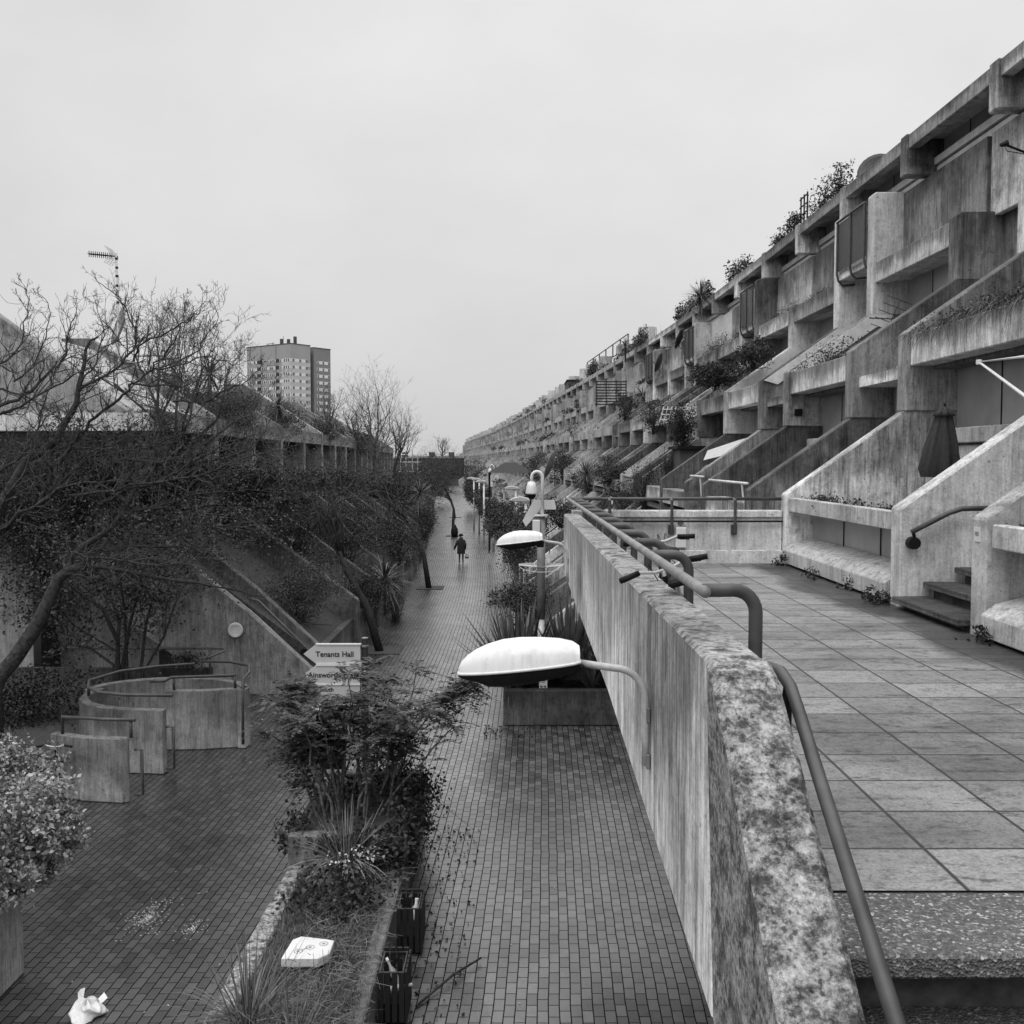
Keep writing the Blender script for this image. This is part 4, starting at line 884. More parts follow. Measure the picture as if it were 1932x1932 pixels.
MB().tube([(px, py, 5.04), (px, py, pz+.1)], .02, 8).build('pole', M['black'], pa); MB().lathe([(.015, 0), (.02, .03), (.01, .05)], (px+.06, py, pz+1.0), 8).build('finial', M['black'], pa)
aw = thing('awning_arm', 'white folded awning arm hanging in front of the nearest upper window', 'awning arm', at(1845, 683, 13))
P = [at(1940, 672, 12.2), at(1847, 683, 13), at(1940, 752, 12.0)]; MB().tube(P, .022, 8).build('arm', M['white'], aw); MB().lathe([(.035, -.03), (.035, .03)], P[1], 10).build('elbow', M['white'], aw)
fp = thing('hooked_lamp', 'thin dark cable lamp poking in at the right edge', 'lamp', at(1930, 285, 17.5))
MB().tube([at(1945, 292, 17.5), at(1915, 280, 17.5), at(1897, 273, 17.5)], .02, 6).build('arm', M['black'], fp); MB().lathe([(.03, -.06), (.06, .06)], at(1894, 272, 17.5), 8, (1, 0, .3)).build('head', M['black'], fp)
MB().tube([at(1893, 272, 17.5), at(1900, 285, 17.4), at(1940, 292, 17.4)], .008, 4).build('cable', M['black'], fp)
def yagi(name, label, c, ax, up, L, n, el, mast=None, tilt=.0):
    t = thing(name, label, 'aerial', c, None); c = np.array(c); ax = np.array(ax, float); ax /= np.linalg.norm(ax); up = np.array(up, float)
    s = np.cross(ax, up); s /= np.linalg.norm(s); mb = MB().tube([c, c+ax*L], .014, 5)
    for k in range(n):
        p = c+ax*L*(.05+.95*k/(n-1)); mb.tube([p-s*el*(1-.4*k/n), p+s*el*(1-.4*k/n)], .008, 4)
    mb.build('boom', M['steel'], t)
    if mast is not None: MB().tube([c+ax*.05, mast], .02, 6).build('mast', M['galv'], t)
    return t
yagi('rooftop_aerial', 'fallen TV aerial lying against the sloping house wall', at(1662, 655, 21.0), (.35, -.1, 1), (0, 1, .1), 1.0, 7, .42)
yagi('rooftop_aerial', 'small black aerial sticking out over the sloping coping', at(1640, 600, 21.2), (1, -.6, -.12), (0, 0, 1), .95, 9, .16)
# left roof aerial
d = 31; c = at(222, 488, d)
la = thing('rooftop_aerial', 'TV aerial on a tall thin banded mast against the sky', 'aerial', at(226, 700, d))
MB().tube([at(226, 720, d), at(219, 478, d)], .035, 6).build('mast', M['cream'], la)
k = MB()
for y in (490, 507, 523, 541, 573): k.lathe([(.045, 0), (.045, .06)], at(219.5+(y-478)*.028, y, d), 8)
k.build('band', M['black'], la)
mb = MB(); A, B = at(222, 484, d), at(168, 479, d); mb.tube([A, B], .02, 5)
for f in np.linspace(.2, 1, 12): p = A+(B-A)*f; mb.tube([p+(0, 0, -.09), p+(0, 0, .09)], .012, 4); mb.tube([p+(0, -.12, 0), p+(0, .12, 0)], .01, 4)
mb.build('boom', M['black'], la)
mb = MB()
for s in (-1, 1):
    for f in np.linspace(0, 1, 6):
        q = at(216-12*f, 482-s*15*f if s > 0 else 484+14*f, d); mb.tube([q+(0, -.3, 0), q+(0, .3, 0)], .006, 4)
    for yy in (-.3, -.1, .1, .3): mb.tube([at(216, 482, d)+(0, yy, 0), at(204, 467 if s > 0 else 498, d)+(0, yy, 0)], .006, 4)
mb.build('reflector', M['galv'], la)
def dish(label, c, r, face, mat='steell', group='satellite dishes', stand=True):
    t = thing('satellite_dish', label, 'satellite dish', c, group); f = np.array(face, float); f /= np.linalg.norm(f)
    pr = [(r*q, r*.22*q*q) for q in np.linspace(.02, 1, 7)]; pr += [(r*q, r*.22*q*q-.015) for q in np.linspace(1, .02, 7)]
    MB().lathe(pr, c, 20, f).build('bowl', M[mat], t, smooth=True)
    c = np.array(c); MB().tube([c-(0, 0, r*.9), c+f*r*.5-(0, 0, r*.3), c+f*r*.95], .014, 5).build('feed_arm', M['black'], t)
    if stand: MB().tube([c, c-f*.12, c-f*.14-(0, 0, r*1.4)], .022, 6).build('stand', M['steel'], t)
    return t
dish('large dark satellite dish seen through the bare tree on the left roof', at(231, 617, 31), .62, (-.75, -.45, .25), 'steell')
dish('thin edge-on satellite dish on the left roof', at(181, 585, 34)+(0,0,-1.5), .5, (-1, -.05, .2), 'cream')
dish('round satellite dish against the sky on the right-hand roof', at(1655, 326, 27.5), .5, (-.5, -.8, .3), 'steel')
dish('grey satellite dish among the garden walls below the white awning', at(1332, 912, 27.7), .5, (-.8, .5, .3), 'steell')
dish('satellite dish hanging beside the striped dark garden tent', at(1042, 878, 52), .75, (-.9, .2, .3), 'steell')
for i, (x, y, dd, r) in enumerate(((1246, 685, 50, .5), (1285, 640, 48, .5), (868+1080*.2847*1.0/1.795*0+865, 1, 0, 0), )):
    if dd: dish(('dark satellite dish beside the balcony shelf', 'second dark satellite dish above the garden plants')[i], at(x, y-0, dd), r, (-.8, .3, .3), 'steel')
pc = thing('roof_tent', 'pale pointed roof light on the roof edge', 'roof light', at(1572, 385, 31))
x, y, z = at(1572, 392, 31); MB().add([(x-.35, y-.5, z-.3), (x+.35, y-.5, z-.3), (x+.35, y+.5, z-.3), (x-.35, y+.5, z-.3), (x-.1, y, z+.25)], [(3,2,1,0), (0,1,4), (1,2,4), (2,3,4), (3,0,4)]).build('glazing', M['cream'], pc)
g2 = thing('garden_canopy', 'white canvas awning stretched over a house patio', 'awning', at(1345, 845, 29))
a, b = at(1335, 850, 29.6), at(1400, 833, 27.6)
MB().add([a, b, b+(.9, .1, .3), a+(.9, .1, .3)], [(0,1,2,3)]).add([a, b, b+(-.12, 0, -.28), a+(-.12, 0, -.28)], [(0,1,2,3)]).build('canvas', M['white'], g2)
gb = thing('garden_shed', 'dark wooden garden hut behind the round conifers', 'shed', at(1330, 900, 36))
x, y, z = at(1335, 900, 33); MB().box(x-.9, x+.9, y, y+1.5, z-1, z+.9).build('wall', M['brick'], gb); MB().box(x-1, x+1, y-.15, y+1.7, z+.9, z+1.0).build('roof', M['black'], gb)
tn = thing('garden_tent', 'dark cloth gazebo roof among the garden walls', 'gazebo', at(965, 880, 60))
x, y, z = at(962, 895, 60); MB().add([(x-1.3, y-1.2, z+.1), (x+1.3, y-1.2, z+.1), (x+1.3, y+1.2, z+.1), (x-1.3, y+1.2, z+.1), (x-.3, y, z+.7), (x+.4, y, z+.7)], [(0,1,5,4), (1,2,5), (2,3,4,5), (3,0,4)]).build('roof', M['cloth'], tn)
k = MB(); [k.tube([(x+a, y+b, 0.5), (x+a, y+b, z+.1)], .04, 5) for a in (-1.2, 1.2) for b in (-1.1, 1.1)]; k.build('poles', M['black'], tn)
rs = thing('roof_stair', 'roof stair cage with sloping guard rails on the right-hand roof', 'railing', at(1130, 690, 88))
k = MB(); P = [at(1108, 705, 93), at(1185, 655, 78)]
for o in (0, 1.0, -.0): k.tube([P[0]+(0, 0, o), P[1]+(0, 0, o)], .05, 4)
for f in np.linspace(0, 1, 7): p = P[0]+(P[1]-P[0])*f; k.tube([p, p+(0, 0, 1.0)], .05, 4)
k.build('guard_rail', M['steel'], rs)
rh = thing('roof_house', 'dark brick roof housing with three windows on the right-hand block', 'roof housing', (6.5, 104, 12.5))
x0 = 5.55
MB().box(x0, x0+1.85, 103, 108, 12.5, 13.8).build('wall', M['brick'], rh); MB().box(x0-.08, x0+1.93, 102.9, 108.1, 13.8, 13.95).build('roof', M['black'], rh)
for q in (.2, .75, 1.3): MB().box(x0+q, x0+q+.36, 102.95, 102.99, 13.0, 13.6).build('window', M['dark'], rh)

# ------------------------------------------------------------------ left-hand stepped block
lbk = thing('housing_block', 'shorter dark stepped concrete housing block behind trees on the left', 'housing block', (-9, 25, 0))
LW = [25.7, 31.3, 35.8, 40.3, 45, 49.7, 54.3, 59, 64, 68.5, 73, 78, 83, 88, 93, 98, 103, 108]
for y in LW:
    c = cv(y)
    lo = [(-4.7, 0), (-4.7, 1.55), (-9.05, 4.75), (-9.05, 5.0), (-13.6, 5.0), (-13.6, 0)] if y > 26 else [(-9.4, 4.2), (-9.4, 6.3), (-16, 6.3), (-16, 4.2)]
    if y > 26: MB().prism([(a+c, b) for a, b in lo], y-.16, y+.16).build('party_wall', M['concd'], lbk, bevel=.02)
    k_ = LW.index(y)
    hi = ([(-9.0, 4.9), (-9.0, 7.15), (-12.75, 9.5), (-13.6, 9.5), (-13.6, 4.9)] if k_ in (1, 5, 8, 12) else [(-9.0, 4.9), (-9.0, 7.15), (-11.2, 8.5), (-12.0, 8.5), (-12.0, 8.1), (-12.9, 8.1), (-12.9, 4.9)] if k_ % 2 else [(-9.0, 4.9), (-9.0, 7.15), (-10.6, 8.15), (-11.6, 8.15), (-12.4, 8.75), (-13.0, 8.75), (-13.0, 4.9)]) if y > 26 else [(-8.9, 6.55), (-12.75, 9.45), (-16.5, 12.1), (-16.5, 6.55)]
    MB().prism([(a+c, b) for a, b in hi], y-.2, y+.2).build('party_wall', M['concm'], lbk, bevel=.02)
def lx(name, mat, y0, y1, x0, x1, z0, z1):
    ca, cb = cv(y0), cv(y1)
    MB().add([(x0+ca,y0,z0),(x1+ca,y0,z0),(x1+cb,y1,z0),(x0+cb,y1,z0),(x0+ca,y0,z1),(x1+ca,y0,z1),(x1+cb,y1,z1),(x0+cb,y1,z1)], [(0,3,2,1),(4,5,6,7),(0,1,5,4),(1,2,6,5),(2,3,7,6),(3,0,4,7)]).build(name, mat, lbk)
for a, b in zip(LW, LW[1:]):
    y0, y1 = a+.2, b-.2; c = cv((a+b)/2)
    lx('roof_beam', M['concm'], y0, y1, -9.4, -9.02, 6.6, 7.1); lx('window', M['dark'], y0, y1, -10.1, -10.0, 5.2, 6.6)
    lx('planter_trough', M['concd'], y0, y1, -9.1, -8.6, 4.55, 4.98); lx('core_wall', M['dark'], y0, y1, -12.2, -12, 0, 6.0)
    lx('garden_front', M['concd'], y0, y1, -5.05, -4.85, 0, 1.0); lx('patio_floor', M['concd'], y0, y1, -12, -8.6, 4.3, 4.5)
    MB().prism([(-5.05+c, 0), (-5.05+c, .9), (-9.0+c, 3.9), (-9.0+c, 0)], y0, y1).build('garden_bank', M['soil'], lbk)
    if int(a) not in (25, 49): lx('roof_terrace', M['concd'], y0, y1, -14.5, -9.4, 6.7, 6.9); lx('roof_hut', M['concm'], y0+.6, y1-(1.8 if int(a) % 2 else .4), -12.6, -11.3, 6.9, 7.7+.5*(int(a*3) % 3)/2)
    else: MB().prism([(-9.4+c, 7.0), (-12.6+c, 9.15), (-14.5+c, 9.15), (-14.5+c, 6.9), (-9.4+c, 6.9)], y0, y1).build('roof', M['roofl'] if int(a) in (25, 49) else M['concd'], lbk)
lx('soffit_band', M['concl'], 25.4, 25.9, -16.5, -8.9, 6.55, 6.56)
MB().box(-16.5, -9.0, 25.44, 25.495, 6.56, 7.0).build('soffit_beam', M['concl'], lbk)
MB().box(-16.5, -9.4, 25.95, 26.2, 4.2, 6.55).build('window', M['dark'], lbk)
# ------------------------------------------------------------------ trees
def limb_pts(px, d0, d1):
    n = len(px); return [at(p[0], p[1], d0+(d1-d0)*i/(n-1)) for i, p in enumerate(px)]
bt = thing('bare_tree', 'large bare spreading tree filling the left edge with crooked branches', 'tree', at(-10, 1290, 18.6)*(1, 1, 0))
trunk = MB(); tw = MB()
T1 = limb_pts([(-12, 1300), (0, 1275), (30, 1240), (63, 1190), (83, 1152), (100, 1114), (110, 1092), (125, 1079), (160, 1067)], 18.6, 18.9)
T1 = [T1[0]*(1, 1, 0)]+T1
trunk.tube(T1, np.linspace(.165, .085, len(T1)), 9)
T2 = limb_pts([(-40, 1060), (-20, 1000), (15, 929), (30, 904), (50, 869), (83, 849), (108, 829), (120, 801), (135, 779), (145, 759), (148, 729), (160, 684), (161, 661), (170, 643), (185, 636)], 19.6, 20.2)
T2 = [T2[0]*(1, 1, 0)+(.3, 0, 0)]+T2
trunk.tube(T2, np.linspace(.13, .018, len(T2)), 8)
LIMBS = [([(160, 1067), (250, 1079), (370, 1099), (430, 1113), (500, 1127)], 18.9, 19.6, .055), ([(110, 1092), (130, 1069), (140, 1042), (160, 1037), (250, 1032), (375, 1032), (470, 1020)], 18.8, 20, .07),
 ([(140, 1042), (175, 1019), (218, 987), (230, 962), (250, 934), (263, 881), (295, 836), (303, 806), (310, 756), (330, 720)], 18.8, 21.5, .075), ([(83, 849), (40, 845), (0, 842)], 19.9, 19, .04),
 ([(60, 960), (93, 929), (140, 891), (180, 856), (213, 836), (250, 824), (295, 811), (360, 800)], 19.4, 20.6, .055), ([(70, 960), (85, 926), (98, 884), (130, 851), (150, 819), (180, 784), (225, 751), (250, 726), (288, 698), (313, 666), (335, 638), (345, 601)], 19.5, 18.4, .055),
 ([(190, 950), (245, 921), (325, 901), (375, 861), (438, 831), (500, 815)], 19.2, 18, .04), ([(120, 940), (220, 919), (300, 911), (400, 889), (483, 859), (540, 850)], 19, 17.5, .04),
 ([(-30, 780), (0, 766), (50, 746), (75, 716), (113, 691), (130, 661), (128, 631), (140, 600)], 18.6, 19.3, .05), ([(-30, 800), (0, 781), (62, 751), (120, 720), (160, 700)], 19, 18.2, .04), ([(-10, 735), (45, 745), (85, 772), (120, 796)], 20, 20, .03),
 ([(145, 740), (215, 699), (250, 661), (258, 636), (240, 586), (223, 563), (200, 543)], 20, 20.6, .035), ([(250, 680), (263, 651), (325, 626), (350, 606), (375, 593)], 20.2, 19.4, .028), ([(300, 700), (360, 670), (388, 636), (405, 616)], 19.8, 20.5, .025),
 ([(-20, 700), (0, 686), (30, 666), (45, 610), (55, 565)], 19, 19.5, .03), ([(83, 849), (140, 845), (215, 850), (280, 845), (330, 825), (400, 815)], 19.9, 18.8, .04), ([(0, 1000), (60, 962), (110, 925), (190, 905), (260, 905)], 18.6, 17.6, .05),
 ([(200, 985), (280, 960), (360, 935), (440, 925), (520, 930)], 19.5, 20.5, .035), ([(250, 1000), (330, 1010), (420, 990), (500, 985)], 19.8, 18.6, .03), ([(-20, 905), (30, 870), (70, 812), (85, 760), (100, 725)], 18.2, 18.8, .035), ([(0, 960), (40, 900), (60, 850), (75, 800)], 18, 18.4, .03), ([(30, 720), (60, 690), (85, 640), (95, 590)], 19.2, 19.6, .025), ([(150, 730), (185, 680), (195, 630), (185, 590)], 19.8, 20.4, .025), ([(180, 856), (250, 870), (330, 865), (410, 850), (470, 845)], 19.6, 18.2, .035), ([(140, 1042), (210, 1060), (300, 1062), (400, 1050), (455, 1062)], 18.7, 18.0, .035), ([(250, 726), (310, 725), (370, 735), (430, 770)], 18.6, 19.2, .025),
 ([(288, 698), (340, 690), (395, 670), (440, 690)], 18.8, 19.6, .025), ([(325, 760), (380, 760), (430, 735), (470, 715)], 20, 19, .028)]
allb = []
for px, d0, d1, r in LIMBS:
    P = limb_pts(px, d0, d1); Q = []
    for a, b in zip(P, P[1:]):
        for f in (0, .34, .67): Q.append(a+(b-a)*f+RNG.normal(size=3)*.025)
    Q.append(P[-1]); trunk.tube(Q, np.linspace(r*.8, .008, len(Q)), 6); allb.append((Q, r))
allb.append((T2[5:], .06))
for Q, r in allb:
    L = len(Q)
    for i in range(1, L):
        seg = Q[i]-Q[i-1]; m = max(1, int(np.linalg.norm(seg)/.095))
        for _ in range(m):
            f = random.random(); p = Q[i-1]+seg*f; t = seg/(np.linalg.norm(seg)+1e-9); rr = r*(1-i/L)+.008
            dd = unit(1)[0]; dd = dd-t*np.dot(dd, t)+t*.5; dd[2] += .35
            grow(tw, p, dd, random.uniform(.22, .6)*(1 if i < L-3 else .5)*(.8 if p[2] > 8.4 else 1), min(rr*.45, .012), random.choice((2, 2, 3)), up=.16, twist=.5, kids=(2, 3), shrink=.66)
    grow(tw, Q[-1], Q[-1]-Q[-2]+(0, 0, .2), .28, .008, 3, up=.2, twist=.5)
trunk.build('trunk', M['barkm'], bt, smooth=True); tw.build('twigs', M['twigl'], bt)

b2_ = at(330, 1000, 26)*(1, 1, 0); sbt = thing('bare_tree', 'finer bare tree behind the large one, its twig haze veiling the left roofs', 'tree', b2_)
g = MB(); tr = MB(); tr.tube([b2_, at(335, 930, 26), at(340, 860, 26)], [.13, .10, .08], 7)
for (px, py, d) in ((215, 640, 25), (260, 600, 26.5), (300, 585, 25.5), (340, 600, 26), (380, 620, 25), (425, 650, 26.5), (455, 700, 25.5), (480, 760, 26), (240, 720, 27), (300, 690, 27), (360, 700, 25), (410, 740, 27), (190, 730, 26), (330, 650, 24.8)):
    q = at(px, py+85, d); a0 = at(338, random.uniform(850, 920), 26); m_ = (a0+q)/2+RNG.normal(size=3)*.2; tr.tube([a0, m_, q], [.06, .04, .02], 5)
    for k in range(4): grow(g, m_+(q-m_)*random.uniform(.2, 1), q-m_+unit(1)[0]*.8+(0, 0, .3), random.uniform(.7, 1.05), .014, 4, up=.16, twist=.45, kids=(2, 4), shrink=.62)
    grow(g, q, at(px, py, d)-q, .78, .016, 4, up=.18, twist=.4, kids=(2, 4), shrink=.62)
tr.build('trunk', M['bark'], sbt, smooth=True); g.build('twigs', M['twig'], sbt)
ms = thing('multi_stem_shrub', 'dark multi-stemmed leafy shrub fanning out behind the curved screens', 'shrub', at(235, 1290, 22.3)*(1, 1, 0))
st = MB(); tips = []
for (px, r) in (([(222, 1275), (222, 1210), (195, 1150), (150, 1118), (110, 1090)], .075), ([(222, 1215), (225, 1170), (205, 1120), (170, 1085)], .06), ([(230, 1265), (245, 1180), (262, 1110), (300, 1050)], .06), ([(265, 1270), (275, 1180), (290, 1120), (320, 1060)], .05), ([(270, 1270), (310, 1200), (330, 1140), (360, 1080)], .035),
                 ([(215, 1255), (170, 1222), (130, 1215), (80, 1240)], .04), ([(222, 1230), (140, 1180), (115, 1150), (105, 1130)], .03), ([(240, 1265), (235, 1150), (225, 1080), (240, 1020)], .045)):
    P = limb_pts(px, 22.3, 22.3+random.uniform(-1.2, 1.2)); st.tube([P[0]*(1, 1, 0)]+P, np.linspace(r, .012, len(P)+1), 6)
    for q in P[1:]: grow(st, q, unit(1)[0]+(0, 0, .6), .8, .012, 3, ends=tips)
st.build('stems', M['bark'], ms)
g = MB(); tips = np.array(tips); C = np.repeat(tips, 7, 0)+RNG.normal(size=(len(tips)*7, 3))*.14; leaves(g, C, .085, .05)
C = blob(at(130, 1130, 23), (2.6, 1.2, 1.3), 3000, 90, .13, .3); leaves(g, C, .08, .045); C = blob(at(330, 1010, 23.5), (2.6, 1.3, 1.0), 4500, 90, .14, .3); leaves(g, C, .08, .045)
g.build('leaves', M['leafd'], ms)

def crown_tree(name, label, base, pts, r, crown_c, crown_r, n_tw, n_leaf, leafmat='leafd', group=None, cat='tree', depth=4, tip=.55, up=.1, lw=(.06, .022)):
    t = thing(name, label, cat, base, group); tr = MB(); tr.tube([base]+pts, np.linspace(r, r*.5, len(pts)+1), 8); cc = np.array(crown_c); cr = np.array(crown_r); ends = []
    g = MB()
    for k in range(n_tw):
        v = unit(1)[0]*cr*random.uniform(.3, .7); p = cc+v*.35; q = pts[-1]
        m = (p+q)/2+RNG.normal(size=3)*.15; tr.tube([q+(pts[-2]-q)*random.uniform(0, .5) if len(pts) > 1 else q, m, p], [r*.3, r*.22, r*.12], 5)
        grow(g, p, v/np.linalg.norm(v)+(0, 0, .3), float(np.linalg.norm(cr))*.42*random.uniform(.7, 1.1), r*.12, depth, up=up, twist=.4, ends=ends)
    tr.build('trunk', M['bark'], t, smooth=True); g.build('twigs', M['twig'], t)
    if n_leaf:
        e = np.array(ends); i = RNG.integers(0, len(e), n_leaf); C = e[i]+RNG.normal(size=(n_leaf, 3))*.13*np.linalg.norm(cr)/2.5
        l = MB(); leaves(l, C, *lw); l.build('crown', M[leafmat], t)
    return t
G = 'leaning street trees along the left edge'
for (px, py, d, mid, cc, cr, nt, nl, lab) in (
    (716, 1195, 31, [(690, 1140), (655, 1080), (640, 1040)], (615, 950), (2.2, 1.8, 1.7), 24, 3500, 'nearest leaning street tree with feathery dark crown and square tree pit'),
    (809, 1085, 46.5, [(800, 1050), (785, 1010), (770, 985)], (735, 945), (2.2, 2, 1.9), 22, 4500, 'second leaning street tree, its thin trunk rising beside the garden fronts'),
    (855, 1003, 79, [(855, 985), (856, 960), (850, 940)], (832, 922), (1.6, 2.4, 1.5), 11, 4500, 'third street tree, its straight trunk with a dark sack at the foot'),
    (858, 975, 105, [(856, 960), (850, 945), (845, 930)], (815, 893), (2.2, 3, 2.2), 9, 5000, 'farthest street tree where the street bends out of sight')):
    b = at(px, py, d)*(1, 1, 0); crown_tree('street_tree', lab, b, limb_pts(mid, d, d), .13, at(*cc, d+.5), cr, nt, nl, 'leafx', G)
    pit = thing('tree_pit', 'square dark tree pit at the foot of the %s street tree' % {31: 'nearest leaning', 46.5: 'second leaning', 79: 'straight-trunked third', 105: 'farthest'}[d], 'tree pit', b, 'square tree pits in the brick paving')
    MB().box(b[0]-.55, b[0]+.65, b[1]-.5, b[1]+.8, .004, .02).build('soil', M['soil'], pit)
sk = thing('bin_sack', 'black sack standing against the third street tree', 'sack', at(857, 1001, 78.6)*(1, 1, 0))
MB().lathe([(.22, 0), (.28, .2), (.26, .55), (.12, .85), (.05, .95)], at(857.5, 1001, 78.6)*(1, 1, 0), 12).build('body', M['black'], sk, smooth=True)
for (px, py, d, top, lean, spread, lab) in ((705, 900, 62, 700, (.05, 1), 1.0, 'tall upright bare tree rising behind the left roofs'), (622, 840, 58, 735, (-.1, 1), .8, 'slender bare tree in front of the tower block'), (745, 880, 80, 760, (.35, 1), 1.2, 'knuckled bare tree sweeping to the right over the street end'), (560, 800, 66, 752, (0, 1), .7, 'faint bare tree below the left side of the tower block'), (668, 860, 70, 745, (.1, 1), .9, 'twiggy bare tree between tower block and tall bare tree')):
    b = at(px, py, d); topz = at(px, top, d)[2]; t = thing('bare_tree', lab, 'tree', (b[0], b[1], 0), 'bare trees behind the left block')
    H_ = topz-b[2]; g = MB(); tr = MB(); tr.tube([(b[0], b[1], 0), b, b+(lean[0]*.3*H_, 0, H_*.3)], [.16, .11, .07], 7)
    for k in range(int(13*spread)):
        p = b+(lean[0]*.3*H_*random.random(), 0, H_*.3*random.random()); a = random.uniform(0, 6.28)
        grow(g, p, (math.cos(a)*.45*spread+lean[0], math.sin(a)*.45, 1), H_*.34, .045, 5 if d < 75 else 4, up=.18, twist=.25, kids=(2, 3), shrink=.68)
    tr.build('trunk', M['bark'], t); g.build('twigs', M['twig'], t)
